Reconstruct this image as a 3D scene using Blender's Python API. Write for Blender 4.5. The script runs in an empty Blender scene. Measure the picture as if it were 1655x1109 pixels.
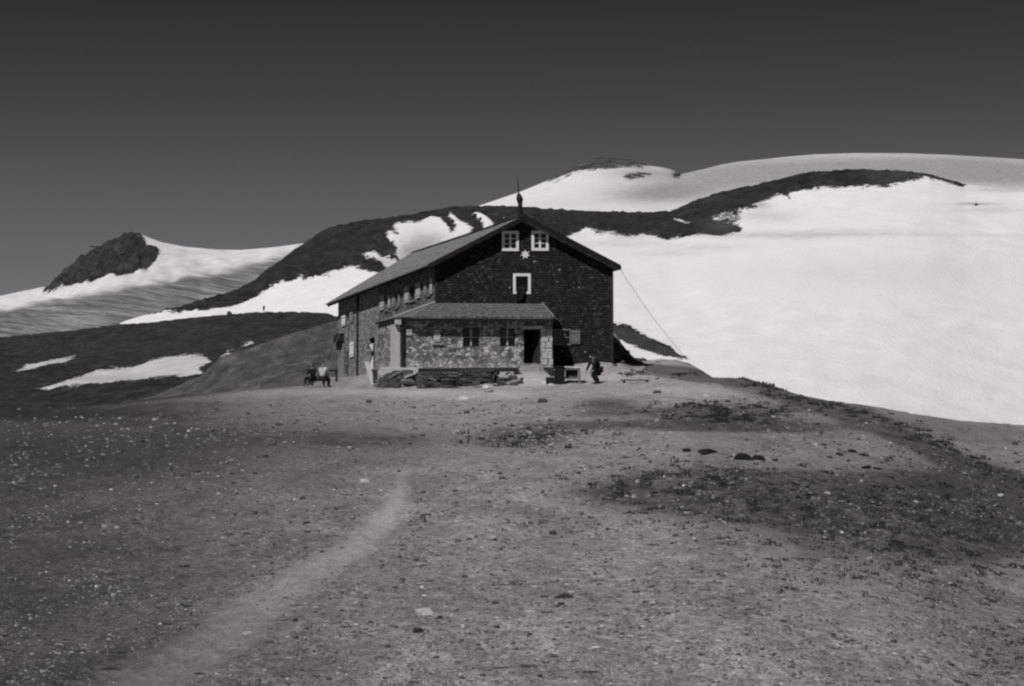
import bpy, bmesh, math, random
import numpy as np
from mathutils import Vector, noise, Matrix
random.seed(7)
R = math.radians
SC = bpy.context.scene
COL = SC.collection

# ------------------------------------------------------------------ camera
F = 4000.0; CX = 827.5; CY = 554.5; EYE = 1.6
TILT = math.atan((850 - CY) / F)
cam_d = bpy.data.cameras.new('camera'); cam = bpy.data.objects.new('camera', cam_d)
COL.objects.link(cam); SC.camera = cam
cam.location = (0, 0, EYE); cam.rotation_euler = (R(90) + TILT, 0, 0)
cam_d.sensor_width = 36; cam_d.lens = F / 1655 * 36
cam_d.clip_start = 0.1; cam_d.clip_end = 30000
SC.cycles.pixel_filter_type = 'BLACKMAN_HARRIS'
SC.cycles.filter_width = 2.3

# ------------------------------------------------------------------ sky and sun
SUN_EL = R(50); SUN_AZ = R(32)            # azimuth: to the left of straight behind the camera
sdir = Vector((-math.sin(SUN_AZ) * math.cos(SUN_EL), -math.cos(SUN_AZ) * math.cos(SUN_EL), math.sin(SUN_EL)))
w = bpy.data.worlds.new('World'); SC.world = w; w.use_nodes = True
nt = w.node_tree; nt.nodes.clear()
def WN(t, **k):
    n = nt.nodes.new(t)
    for a, b in k.items(): setattr(n, a, b)
    return n
sky = WN('ShaderNodeTexSky', sky_type='NISHITA', sun_disc=False)
sky.sun_elevation = SUN_EL; sky.sun_rotation = math.atan2(sdir.x, sdir.y); sky.altitude = 2900
sky.air_density = 1.0; sky.dust_density = 0.3
bw = WN('ShaderNodeRGBToBW'); nt.links.new(sky.outputs[0], bw.inputs[0])
tc = WN('ShaderNodeTexCoord'); sx = WN('ShaderNodeSeparateXYZ'); nt.links.new(tc.outputs['Generated'], sx.inputs[0])
rmp = WN('ShaderNodeValToRGB'); nt.links.new(sx.outputs[2], rmp.inputs[0])
cr = rmp.color_ramp
SKYK = 1.0
stops = [(0.0, .34), (.08, .315), (.125, .25), (.17, .155), (.215, .092), (.5, .10), (1.0, .10)]
while len(cr.elements) < len(stops): cr.elements.new(0.5)
for e, (p, v) in zip(cr.elements, stops):
    e.position = p; e.color = (v, v * .965, v * 1.0, 1)
mul = WN('ShaderNodeMix', data_type='RGBA', blend_type='MULTIPLY'); mul.inputs[0].default_value = 1
nt.links.new(rmp.outputs[0], mul.inputs[6]); nt.links.new(bw.outputs[0], mul.inputs[7])
bg = WN('ShaderNodeBackground'); bg.inputs[1].default_value = 0.10
out = WN('ShaderNodeOutputWorld')
nt.links.new(mul.outputs[2], bg.inputs[0]); nt.links.new(bg.outputs[0], out.inputs[0])
sl = bpy.data.lights.new('sun', 'SUN'); so = bpy.data.objects.new('sun', sl); COL.objects.link(so)
sl.energy = 3.6; sl.angle = R(0.5); sl.color = (1, .975, .965)
so.rotation_euler = (-sdir).to_track_quat('-Z', 'Y').to_euler(); so.location = (0, 0, 200)
SC.view_settings.view_transform = 'Standard'; SC.view_settings.look = 'None'
SC.view_settings.exposure = 0; SC.view_settings.gamma = 1

# ------------------------------------------------------------------ helpers
ca, sa = math.cos(TILT), math.sin(TILT)
def at(px, py, Y):
    dx = px - CX; dy = CY - py
    fy = F * ca - dy * sa; fz = F * sa + dy * ca
    s = Y / fy
    return Vector((dx * s, Y, EYE + fz * s))
def zat(py, Y): return at(CX, py, Y).z
def proj(p):
    x = p[0]; y = p[1]; z = p[2] - EYE
    d = y * ca + z * sa; u = -y * sa + z * ca
    return CX + F * x / d, CY - F * u / d

def tag(o, label=None, cat=None, group=None, kind=None):
    if label: o['label'] = label
    if cat: o['category'] = cat
    if group: o['group'] = group
    if kind: o['kind'] = kind
    return o
def empty(name, loc=(0, 0, 0), rz=0, **k):
    o = bpy.data.objects.new(name, None); COL.objects.link(o)
    o.location = loc; o.rotation_euler = (0, 0, rz); o.empty_display_size = .2
    return tag(o, **k)
def link_mesh(name, me, mat=None, parent=None, world=True):
    o = bpy.data.objects.new(name, me); COL.objects.link(o)
    if mat:
        me.materials.clear(); me.materials.append(mat)
    if parent:
        o.parent = parent
        if world:
            def wm(q):
                return (wm(q.parent) @ q.matrix_parent_inverse if q.parent else Matrix()) @ q.matrix_basis
            o.matrix_parent_inverse = wm(parent).inverted()
    return o

class MB:
    """collects shapes in world (or local) coordinates -> one mesh"""
    def __init__(s): s.v = []; s.f = []; s.uv = []
    def face(s, pts, uv=None):
        i = len(s.v); s.v += [tuple(p) for p in pts]; s.f.append(list(range(i, i + len(pts))))
        s.uv += (uv if uv else [None] * len(pts))
    def hexa(s, b, t):
        """b,t: 4 bottom and 4 top points, counterclockwise from above"""
        s.face([b[3], b[2], b[1], b[0]]); s.face(t)
        for i in range(4):
            j = (i + 1) % 4; s.face([b[i], b[j], t[j], t[i]])
    def slab(s, pts, off):
        off = Vector(off); p = [Vector(q) for q in pts]; q = [a + off for a in p]
        n = len(p); s.face(p); s.face(q[::-1])
        for i in range(n):
            j = (i + 1) % n; s.face([p[j], p[i], q[i], q[j]])
    def box(s, o, a, b, c):
        """corner o and three edge vectors"""
        o = Vector(o); a = Vector(a); b = Vector(b); c = Vector(c)
        s.hexa([o, o + a, o + a + b, o + b], [o + c, o + a + c, o + a + b + c, o + b + c])
    def tube(s, p, q, r1, r2=None, n=8):
        r2 = r1 if r2 is None else r2
        p = Vector(p); q = Vector(q); d = (q - p).normalized()
        a = d.orthogonal().normalized(); b = d.cross(a)
        P = [p + (a * math.cos(t) + b * math.sin(t)) * r1 for t in [2 * math.pi * i / n for i in range(n)]]
        Q = [q + (a * math.cos(t) + b * math.sin(t)) * r2 for t in [2 * math.pi * i / n for i in range(n)]]
        s.face(P[::-1]); s.face(Q)
        for i in range(n):
            j = (i + 1) % n; s.face([P[i], P[j], Q[j], Q[i]])
    def build(s, name, mat, parent=None, world=True, bevel=0, smooth=False):
        bm = bmesh.new(); vs = [bm.verts.new(v) for v in s.v]
        uvl = bm.loops.layers.uv.new('UVMap'); fs = []
        for f in s.f:
            try: fc = bm.faces.new([vs[i] for i in f])
            except Exception: continue
            for l, i in zip(fc.loops, f):
                if s.uv[i] is not None: l[uvl].uv = s.uv[i]
                else:
                    v = s.v[i]; l[uvl].uv = (v[0] + v[1] * .35, v[2])
        bmesh.ops.remove_doubles(bm, verts=bm.verts, dist=1e-4)
        if bevel:
            bmesh.ops.recalc_face_normals(bm, faces=bm.faces)
            try: bmesh.ops.bevel(bm, geom=list(bm.edges), offset=bevel, segments=1, affect='EDGES')
            except Exception: pass
        me = bpy.data.meshes.new(name); bm.to_mesh(me); bm.free()
        if smooth:
            for p in me.polygons: p.use_smooth = True
        return link_mesh(name, me, mat, parent, world)

# ------------------------------------------------------------------ materials
class NT:
    def __init__(s, name):
        s.m = bpy.data.materials.new(name); s.m.use_nodes = True; s.t = s.m.node_tree; s.t.nodes.clear()
        s.out = s.t.nodes.new('ShaderNodeOutputMaterial'); s.b = s.t.nodes.new('ShaderNodeBsdfPrincipled')
        s.t.links.new(s.b.outputs[0], s.out.inputs[0]); s.b.inputs['Roughness'].default_value = .9
        s.b.inputs['Specular IOR Level'].default_value = .15
        s.co = s.t.nodes.new('ShaderNodeTexCoord')
    def L(s, a, b): s.t.links.new(a, b)
    def n(s, t, **k):
        x = s.t.nodes.new(t)
        for a, b in k.items(): setattr(x, a, b)
        return x
    def mapping(s, src='Object', scale=(1, 1, 1), rot=(0, 0, 0)):
        m = s.n('ShaderNodeMapping'); m.inputs['Scale'].default_value = scale; m.inputs['Rotation'].default_value = rot
        s.L(s.co.outputs[src], m.inputs[0]); return m.outputs[0]
    def noise(s, vec, scale, detail=6, rough=.6, dist=0):
        x = s.n('ShaderNodeTexNoise'); x.inputs['Scale'].default_value = scale; x.inputs['Detail'].default_value = detail
        x.inputs['Roughness'].default_value = rough; x.inputs['Distortion'].default_value = dist
        s.L(vec, x.inputs['Vector']); return x.outputs['Fac']
    def ramp(s, fac, stops, interp='LINEAR'):
        x = s.n('ShaderNodeValToRGB'); c = x.color_ramp; c.interpolation = interp
        while len(c.elements) < len(stops): c.elements.new(.5)
        for e, (p, v) in zip(c.elements, stops):
            e.position = p
            e.color = (v, v * .966, v * .985, 1) if not isinstance(v, tuple) else (*v, 1)
        s.L(fac, x.inputs[0]); return x.outputs[0]
    def math(s, op, a, b=None, c=None, clamp=False):
        x = s.n('ShaderNodeMath', operation=op); x.use_clamp = clamp
        for i, q in enumerate((a, b, c)):
            if q is None: continue
            if hasattr(q, 'links'): s.L(q, x.inputs[i])
            else: x.inputs[i].default_value = q
        return x.outputs[0]
    def mix(s, fac, a, b, mode='MIX'):
        x = s.n('ShaderNodeMix', data_type='RGBA', blend_type=mode)
        for i, q in ((0, fac), (6, a), (7, b)):
            if hasattr(q, 'links'): s.L(q, x.inputs[i])
            elif isinstance(q, (int, float)) and i: x.inputs[i].default_value = (q, q * .966, q * .985, 1)
            elif isinstance(q, (int, float)): x.inputs[i].default_value = q
            else: x.inputs[i].default_value = (*q, 1)
        return x.outputs[2]
    def attr(s, name):
        x = s.n('ShaderNodeAttribute'); x.attribute_name = name; return x.outputs['Fac']
    def step(s, v, lo, hi):
        x = s.n('ShaderNodeMapRange'); x.interpolation_type = 'SMOOTHSTEP'
        x.inputs['From Min'].default_value = lo; x.inputs['From Max'].default_value = hi
        s.L(v, x.inputs['Value']); return x.outputs['Result']
    def bump(s, h, dist, strength=1):
        x = s.n('ShaderNodeBump'); x.inputs['Distance'].default_value = dist; x.inputs['Strength'].default_value = strength
        s.L(h, x.inputs['Height']); s.L(x.outputs[0], s.b.inputs['Normal'])
    def color(s, c): s.L(c, s.b.inputs['Base Color'])

def simple(name, v, var=.3, scale=6, rough=.85, bumpd=0.0):
    k = NT(name); o = k.mapping(); n1 = k.noise(o, scale, 5, .65)
    k.color(k.ramp(n1, [(.25, v * (1 - var)), (.75, v * (1 + var))]))
    k.b.inputs['Roughness'].default_value = rough
    if bumpd: k.bump(n1, bumpd)
    return k.m
M = {}
M['white'] = simple('white_paint', .74, .06, 3, .6)
M['pale'] = simple('weathered_pale_paint', .42, .22, 5, .7)
M['grey_paint'] = simple('grey_paint', .26, .25, 5, .7)
M['dark_wood'] = simple('dark_wood', .028, .4, 4, .8, .01)
M['old_wood'] = simple('old_wood', .17, .35, 6, .85, .01)
M['fascia'] = simple('tarred_board', .014, .3, 6, .8, .01)
M['metal'] = simple('sheet_metal', .2, .25, 3, .5)
M['dark_metal'] = simple('dark_iron', .02, .3, 3, .6)
M['plaster'] = simple('plaster', .42, .28, 2.2, .9, .02)
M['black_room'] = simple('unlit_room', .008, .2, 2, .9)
M['cloth_dark'] = simple('dark_cloth', .014, .3, 8, .95)
M['cloth_white'] = simple('white_cloth', .40, .1, 8, .9)
M['trouser'] = simple('dark_trousers', .02, .3, 8, .95)
M['skin'] = simple('skin', .2, .1, 8, .6)
M['hair'] = simple('hair', .012, .2, 8, .7)
def glass():
    k = NT('window_glass'); k.b.inputs['Base Color'].default_value = (.012, .012, .013, 1)
    k.b.inputs['Roughness'].default_value = .12; k.b.inputs['Specular IOR Level'].default_value = .5
    n = k.noise(k.mapping(), 1.5, 2); k.bump(n, .003); return k.m
M['glass'] = glass()

def shingle_mat(name, dark, light, lightfrac, bw_=.17, bh=.145, speck=.16):
    k = NT(name); uv = k.mapping('UV')
    # waviness of courses
    nz = k.n('ShaderNodeTexNoise'); nz.inputs['Scale'].default_value = .6; k.L(uv, nz.inputs['Vector'])
    vm = k.n('ShaderNodeVectorMath', operation='MULTIPLY_ADD'); k.L(nz.outputs['Color'], vm.inputs[0])
    vm.inputs[1].default_value = (.08, .10, 0); k.L(uv, vm.inputs[2])
    br = k.n('ShaderNodeTexBrick'); k.L(vm.outputs[0], br.inputs['Vector'])
    br.inputs['Scale'].default_value = 1; br.inputs['Brick Width'].default_value = bw_; br.inputs['Row Height'].default_value = bh
    br.inputs['Mortar Size'].default_value = .012; br.inputs['Mortar Smooth'].default_value = .3; br.inputs['Bias'].default_value = 0
    br.inputs['Color1'].default_value = (0, 0, 0, 1); br.inputs['Color2'].default_value = (1, 1, 1, 1); br.inputs['Mortar'].default_value = (.5, .5, .5, 1)
    br.offset = .5; br.squash = 1
    wn = k.n('ShaderNodeTexWhiteNoise', noise_dimensions='1D')
    big = k.noise(uv, .55, 4, .6)
    rnd = k.n('ShaderNodeRGBToBW'); k.L(br.outputs['Color'], rnd.inputs[0])
    k.L(rnd.outputs[0], wn.inputs['W'])
    fine = k.noise(k.mapping('UV', (14, 5, 1)), 1.0, 4, .7)
    base = k.ramp(rnd.outputs[0], [(0, dark * .55), (.5, dark), (1, dark * 1.7)])
    thr = k.math('ADD', wn.outputs[0], k.math('MULTIPLY', k.math('SUBTRACT', big, .5), .5))
    sp = k.step(thr, 1 - lightfrac, 1 - lightfrac + .06)
    blot = k.step(fine, .40, .60)
    sp = k.math('MULTIPLY', sp, blot)
    c = k.mix(sp, base, light)
    # individual pale nail heads and knots
    vo = k.n('ShaderNodeTexVoronoi'); vo.inputs['Scale'].default_value = 2.0; k.L(uv, vo.inputs['Vector'])
    vr = k.n('ShaderNodeRGBToBW'); k.L(vo.outputs['Color'], vr.inputs[0])
    rad = k.math('MULTIPLY', k.step(vr.outputs[0], .35, .8), .15)
    dot = k.math('LESS_THAN', vo.outputs['Distance'], rad)
    c = k.mix(k.math('MULTIPLY', dot, .8), c, speck)
    c = k.mix(k.math('MULTIPLY', br.outputs['Fac'], .75), c, dark * .3)
    c = k.mix(k.step(fine, .3, .8), c, k.mix(.5, c, light * .6)) if lightfrac > .15 else c
    k.color(c)
    sep = k.n('ShaderNodeSeparateXYZ'); k.L(vm.outputs[0], sep.inputs[0])
    saw = k.math('FRACT', k.math('DIVIDE', sep.outputs[1], bh))
    h = k.math('SUBTRACT', k.math('MULTIPLY', k.math('SUBTRACT', 1, saw), .6), br.outputs['Fac'])
    h = k.math('ADD', h, k.math('MULTIPLY', rnd.outputs[0], .4))
    k.bump(h, .03); return k.m
M['gable'] = shingle_mat('dark_wood_shingles', .020, .075, .14, speck=.26)
M['side'] = shingle_mat('shaded_weathered_shingles', .075, .36, .45, .2, .17, speck=.22)  # front of the side wall: shade under the eave is put into this colour
M['rear'] = shingle_mat('grey_wood_shingles', .16, .52, .55, .2, .17, speck=.3)
M['roof'] = shingle_mat('roof_shingles', .165, .33, .4, .2, .24, speck=.3)
M['canopy'] = shingle_mat('canopy_shingles', .145, .30, .5, .12, .14, speck=.2)

def stone_wall_mat():
    k = NT('rubble_masonry'); uv = k.mapping('UV', (1, 1.35, 1))
    nz = k.n('ShaderNodeTexNoise'); nz.inputs['Scale'].default_value = 3; k.L(uv, nz.inputs['Vector'])
    vm = k.n('ShaderNodeVectorMath', operation='MULTIPLY_ADD'); k.L(nz.outputs['Color'], vm.inputs[0])
    vm.inputs[1].default_value = (.16, .16, 0); k.L(uv, vm.inputs[2])
    vo = k.n('ShaderNodeTexVoronoi'); vo.inputs['Scale'].default_value = 4.6; k.L(vm.outputs[0], vo.inputs['Vector'])
    vd = k.n('ShaderNodeTexVoronoi', feature='DISTANCE_TO_EDGE'); vd.inputs['Scale'].default_value = 4.6; k.L(vm.outputs[0], vd.inputs['Vector'])
    b = k.n('ShaderNodeRGBToBW'); k.L(vo.outputs['Color'], b.inputs[0])
    fine = k.noise(uv, 22, 4, .7); big = k.noise(k.mapping('UV'), .75, 3, .6)
    c = k.ramp(b.outputs[0], [(.12, .03), (.4, .15), (.6, .36), (.8, .72)])
    c = k.mix(k.math('MULTIPLY', k.step(vd.outputs['Distance'], .06, .0), .8), c, .20)
    # damp, darker masonry in the middle band; limewash towards the foot
    sep = k.n('ShaderNodeSeparateXYZ'); k.L(k.mapping('UV'), sep.inputs[0])
    c = k.mix(k.math('MULTIPLY', k.step(big, .50, .66), .6), c, k.mix(1.0, c, .3, 'MULTIPLY'))
    foot = k.step(k.math('ADD', sep.outputs[1], k.math('MULTIPLY', k.math('SUBTRACT', big, .5), 1.6)), .95, .1)
    c = k.mix(k.math('MULTIPLY', foot, .6), c, .52)
    c = k.mix(.35, c, k.ramp(fine, [(.3, .03), (.7, .42)]))
    k.color(c); h = k.math('ADD', k.step(vd.outputs['Distance'], 0, .12), k.math('MULTIPLY', fine, .4))
    k.bump(h, .05); return k.m
M['stone_wall'] = stone_wall_mat()
def rock_mat(name, lo, hi, scale=3):
    k = NT(name); o = k.mapping(); n1 = k.noise(o, scale, 6, .7)
    k.color(k.ramp(n1, [(.3, lo), (.7, hi)])); k.bump(k.noise(o, scale * 3, 5, .7), .02); return k.m
M['stone_mid'] = rock_mat('grey_stone', .09, .20)
M['stone_dark'] = rock_mat('dark_stone', .035, .09)
M['stone_grit'] = rock_mat('grey_grit', .05, .14)
M['stone_black'] = rock_mat('black_rock', .008, .028)
M['stone_pale'] = rock_mat('pale_stone', .42, .72)
M['stone_light'] = rock_mat('light_grey_stone', .22, .38)

def ground_mat():
    k = NT('alpine_gravel'); o = k.mapping()
    o4 = k.mapping('Object', (1, .3, 1)); o5 = k.mapping('Object', (1, .45, 1)); n0 = k.noise(o4, .25, 5, .6); n1 = k.noise(o4, 1.1, 8, .66); n2 = k.noise(o5, 10, 7, .72); n3 = k.noise(o5, 42, 4, .7)
    base = k.ramp(n2, [(.33, .04), (.5, .14), (.66, .27)])
    base = k.mix(.45, base, k.ramp(n3, [(.35, .04), (.5, .14), (.64, .30)]))
    base = k.mix(.6, base, k.mix(1.0, base, k.ramp(n1, [(.33, .5), (.5, 1.0), (.68, 1.6)]), 'MULTIPLY'))
    # small pale and dark chips
    for sc, thr, v in ((13, .16, .42), (6.5, .13, .45), (10, .17, .03), (4.5, .16, .03)):
        vo = k.n('ShaderNodeTexVoronoi'); vo.inputs['Scale'].default_value = sc; k.L(o, vo.inputs['Vector'])
        b = k.n('ShaderNodeRGBToBW'); k.L(vo.outputs['Color'], b.inputs[0])
        rad = k.math('MULTIPLY', k.step(b.outputs[0], .5 if v < .1 else .62, .9), thr * 1.6)
        base = k.mix(k.step(k.math('SUBTRACT', rad, vo.outputs['Distance']), 0, .05), base, v)
    grass = k.mix(1.0, k.ramp(n2, [(.34, .012), (.5, .042), (.66, .10)]), k.ramp(n1, [(.33, .6), (.68, 1.5)]), 'MULTIPLY')
    d = k.attr('grass')
    d = k.math('ADD', d, k.math('MULTIPLY', k.math('SUBTRACT', n1, .5), 1.9))
    d = k.math('ADD', d, k.math('MULTIPLY', k.math('SUBTRACT', n2, .5), 1.3))
    c = k.mix(k.math('MULTIPLY', k.step(d, .3, .7), .9), base, grass)
    p = k.math('ADD', k.attr('pale'), k.math('MULTIPLY', k.math('SUBTRACT', n1, .5), .35))
    c = k.mix(k.math('MULTIPLY', k.step(p, .1, 1.0), .8), c, k.ramp(n2, [(.25, .17), (.75, .33)]))
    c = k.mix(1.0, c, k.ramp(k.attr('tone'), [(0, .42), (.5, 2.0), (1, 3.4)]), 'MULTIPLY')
    k.color(c)
    h = k.math('ADD', k.math('MULTIPLY', n2, .5), k.math('MULTIPLY', n3, .12)); h = k.math('ADD', h, k.math('MULTIPLY', n1, 1.2))
    k.bump(h, .14); return k.m
M['ground'] = ground_mat()

def mountain_mat(name, unit, rock=(.02, .075), snow=(.74, .86), jag=5.0, streak=None, lines=True):
    """unit: metres per photo pixel at this distance. attributes: snow (signed distance), dirt 0..1, scree 0..1"""
    k = NT(name); s = 1.0 / unit
    o = k.mapping('Object', (s / 100, s / 400, s / 100))
    n1 = k.noise(o, 3.5, 9, .68); n2 = k.noise(o, 16, 8, .7)
    rk = k.ramp(n2, [(.28, rock[0]), (.52, (rock[0] + rock[1]) / 2), (.75, rock[1])])
    rk = k.mix(.85, rk, k.mix(1.0, rk, k.ramp(n1, [(.32, .45), (.5, 1.0), (.68, 2.1)]), 'MULTIPLY'))
    rk = k.mix(k.math('MULTIPLY', k.attr('scree'), .9), rk, k.ramp(n2, [(.3, .085), (.7, .20)]))
    if lines:
        w_ = k.noise(k.mapping('Object', (s / 260, s / 400, s / 50), (0, .45, 0)), 5, 6, .65)
        rk = k.mix(k.math('MULTIPLY', k.step(w_, .56, .68), .35), rk, rock[1] * 1.9)
    sn = k.ramp(n1, [(.3, snow[0]), (.65, snow[1])])
    sn = k.mix(k.math('MULTIPLY', k.attr('dirt_shade'), k.step(k.math('ADD', n1, k.math('MULTIPLY', k.attr('dirt_shade'), .25)), .38, .66)), sn, k.ramp(n2, [(.3, .22), (.7, .46)]))
    d = k.math('ADD', k.attr('snow'), k.math('MULTIPLY', k.math('SUBTRACT', n2, .5), jag * 6.5)); d = k.math('ADD', d, k.math('MULTIPLY', k.math('SUBTRACT', n1, .5), jag * 7.0))
    m = k.step(d, -.6, .9)
    if streak:
        ang, scx, scz = streak
        o2 = k.mapping('Object', (1, 1, 1), (0, ang, 0))
        mp = k.n('ShaderNodeMapping'); mp.inputs['Scale'].default_value = (s / scx, 0, s / scz); k.L(o2, mp.inputs[0])
        st = k.noise(mp.outputs[0], 1.0, 8, .72, .35)
        mp2 = k.n('ShaderNodeMapping'); mp2.inputs['Scale'].default_value = (s / (scx * .25), 0, s / (scz * .35)); k.L(o2, mp2.inputs[0])
        st2 = k.noise(mp2.outputs[0], 1.0, 6, .7, .3)
        a = k.step(k.math('ADD', k.attr('ice'), k.math('MULTIPLY', k.math('SUBTRACT', st, .5), 1.6)), .2, .9)
        ice = k.ramp(k.math('ADD', k.math('MULTIPLY', st, .6), k.math('MULTIPLY', st2, .4)), [(.36, .04), (.46, .12), (.56, .27), (.70, .58)])
        sn = k.mix(a, sn, ice)
    k.color(k.mix(m, rk, sn))
    k.b.inputs['Specular IOR Level'].default_value = .1
    h = k.math('MULTIPLY', n2, k.math('SUBTRACT', 1.0, k.math('MULTIPLY', m, .93)))
    k.bump(h, unit * 22); return k.m

# ------------------------------------------------------------------ terrain
def seg_d(px, py, poly, closed=True):
    d = np.full(px.shape, 1e9); n = len(poly)
    for i in range(n if closed else n - 1):
        ax, ay = poly[i]; bx, by = poly[(i + 1) % n]
        vx, vy = bx - ax, by - ay; L2 = vx * vx + vy * vy + 1e-9
        t = np.clip(((px - ax) * vx + (py - ay) * vy) / L2, 0, 1)
        d = np.minimum(d, np.hypot(px - ax - t * vx, py - ay - t * vy))
    return d
def sdf(px, py, poly):
    d = seg_d(px, py, poly); ins = np.zeros(px.shape, bool); n = len(poly)
    for i in range(n):
        x1, y1 = poly[i]; x2, y2 = poly[(i + 1) % n]
        if y1 == y2: continue
        c = ((y1 > py) != (y2 > py)) & (px < (x2 - x1) * (py - y1) / (y2 - y1) + x1)
        ins ^= c
    return np.where(ins, d, -d)
def grid_obj(name, P, nx, ny, mat, attrs, **k):
    idx = np.arange(nx * ny).reshape(ny, nx)
    q = np.stack([idx[:-1, :-1], idx[:-1, 1:], idx[1:, 1:], idx[1:, :-1]], -1).reshape(-1, 4)
    me = bpy.data.meshes.new(name)
    me.from_pydata(P.reshape(-1, 3).tolist(), [], q.tolist())
    for an, av in attrs.items():
        a = me.attributes.new(an, 'FLOAT', 'POINT'); a.data.foreach_set('value', av.astype(np.float32).ravel())
    me.polygons.foreach_set('use_smooth', [True] * len(me.polygons))
    o = link_mesh(name, me, mat); tag(o, **k); return o
def fbm(x, y, z, oct=5):
    return noise.fractal(Vector((x, y, z)), 1.0, 2.0, oct)

def layer(name, mat, top, bot, Yt, Yb, x0, x1, nx, ny, snow_polys=(), rock_polys=None, base_snow=False,
          extra=None, smod=None, rough=1.2, nsc=90., curve=1.0, back=.35, snow_rough=.12):
    """terrain sheet between a crest line and its foot; Yt, Yb: depth of the crest and of the foot (px tables)"""
    xs = np.linspace(x0, x1, nx); ts = np.linspace(0, 1, ny)
    ty = np.interp(xs, *zip(*top)); by = np.interp(xs, *zip(*bot))
    YT = np.exp(np.interp(xs, [q[0] for q in Yt], [math.log(q[1]) for q in Yt])); YB = np.exp(np.interp(xs, [q[0] for q in Yb], [math.log(q[1]) for q in Yb]))
    K = np.hanning(int(360 / (x1 - x0) * nx) | 1); K /= K.sum(); h_ = len(K) // 2
    YT = np.convolve(np.pad(YT, h_, 'edge'), K, 'valid'); YB = np.convolve(np.pad(YB, h_, 'edge'), K, 'valid')
    nb = 10
    PX = np.tile(xs, (ny, 1)); T = ts[:, None]
    K2 = np.hanning(int(260 / (x1 - x0) * nx) | 1); K2 /= K2.sum(); tys = np.convolve(np.pad(ty, len(K2) // 2, 'edge'), K2, 'valid')
    PY = by[None] + (tys - by)[None] * T + (ty - tys)[None] * T ** 5
    YY = YB[None] * (YT / YB)[None] ** (T ** curve)
    sn = np.full(PX.shape, -60.0)
    if base_snow: sn[:] = 60.0
    for p in snow_polys: sn = np.maximum(sn, sdf(PX, PY, p))
    for p in (rock_polys or []): sn = np.minimum(sn, -sdf(PX, PY, p))
    if smod: sn = smod(PX, PY, sn)
    attrs = {'snow': sn}
    if extra:
        for kk, fn in extra.items(): attrs[kk] = fn(PX, PY)
    # displaced in metres along z
    P = np.zeros((ny + nb, nx, 3)); amp = rough
    for j in range(ny):
        for i in range(nx):
            Y = YY[j, i]; p = at(PX[j, i], PY[j, i], Y); u = Y / F
            s = min(1, max(0, sn[j, i] / 6 + .5)); a = amp * (1 - s) + snow_rough * amp * s
            # crest keeps its line
            n_ = fbm(PX[j, i] / nsc, PY[j, i] / nsc * 2.2, Y * .002 + nx)
            n2_ = fbm(PX[j, i] / nsc * 4, PY[j, i] / nsc * 8, 3.1, 3) if s < 1 else 0; nl_ = fbm(PX[j, i] / nsc, PY[j, i] / nsc * 2.2, 5.5, 2)
            if j < ny - 1: p.z += u * (n_ * 6 * a * (1 if s < 1 else .4) + nl_ * s * 2.2 * amp + n2_ * 1.8 * a) * min(1, (ny - j) / 8 + .1)
            p.z += u * fbm(PX[j, i] / 7, PY[j, i] / 9, 7.7, 3) * 1.5 * a * (1 - s)
            P[j, i] = p
    for b in range(nb):
        f = (b + 1) / nb
        for i in range(nx):
            t = P[ny - 1, i]; D = YT[i] * back * f
            P[ny + b, i] = (t[0] * (1 + D / YT[i]), t[1] + D, t[2] - D * .35 * f ** .6 - (t[2] * .2 * f))
    for kk in attrs:
        attrs[kk] = np.vstack([attrs[kk]] + [attrs[kk][-1:]] * nb)
    return grid_obj(name, P, nx, ny + nb, mat, attrs, kind='structure')

def blob(PX, PY, L):
    v = np.zeros(PX.shape)
    for cx, cy, rx, ry, s in L:
        v += s * np.exp(-(((PX - cx) / rx) ** 2 + ((PY - cy) / ry) ** 2) * .9)
    return v

# --- far summit and snow dome
top5 = [(-500, 560), (400, 445), (620, 392), (700, 362), (773, 333), (841, 310), (885, 292), (908, 282), (934, 268), (957, 259), (972, 253.5), (992, 255), (1027, 259.5),
        (1050, 268), (1073, 271), (1088, 275), (1098, 282), (1137, 273.5), (1166, 266), (1195, 261), (1240, 257), (1268, 253.5), (1318, 249.5),
        (1385, 247.5), (1469, 248), (1536, 250.5), (1655, 257.5), (1900, 280), (2500, 370)]
M['far'] = mountain_mat('far_snow_mountain', .8, rock=(.10, .2), snow=(.64, .80), jag=3.0, lines=False)
layer('snowy_mountain', M['far'], top5, [(-500, 640), (300, 520), (700, 400), (1000, 380), (2500, 420)], [(-500, 4200), (2500, 3800)], [(-500, 1900), (2500, 1500)],
      -500, 2300, 420, 90, base_snow=True,
      rock_polys=[[(886, 290), (908, 280), (934, 266), (957, 257), (972, 250), (992, 253), (1027, 257), (1050, 266), (1040, 270), (1009, 268), (985, 270), (940, 276), (911, 286), (888, 296)],
                  [(1086, 279), (1096, 280), (1100, 285), (1090, 286)],
                  [(1010, 284), (1045, 278), (1052, 282), (1015, 289)]],
      extra={'dirt_shade': lambda X, Y: np.clip(blob(X, Y, [(1100, 308, 110, 16, .75), (1200, 285, 130, 18, .75), (1400, 268, 280, 24, .95), (1050, 320, 90, 14, .5), (900, 330, 60, 8, .25), (1620, 285, 160, 25, .8), (1030, 280, 60, 8, .4)]), 0, 1)},
      rough=1.0, nsc=130)
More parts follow.
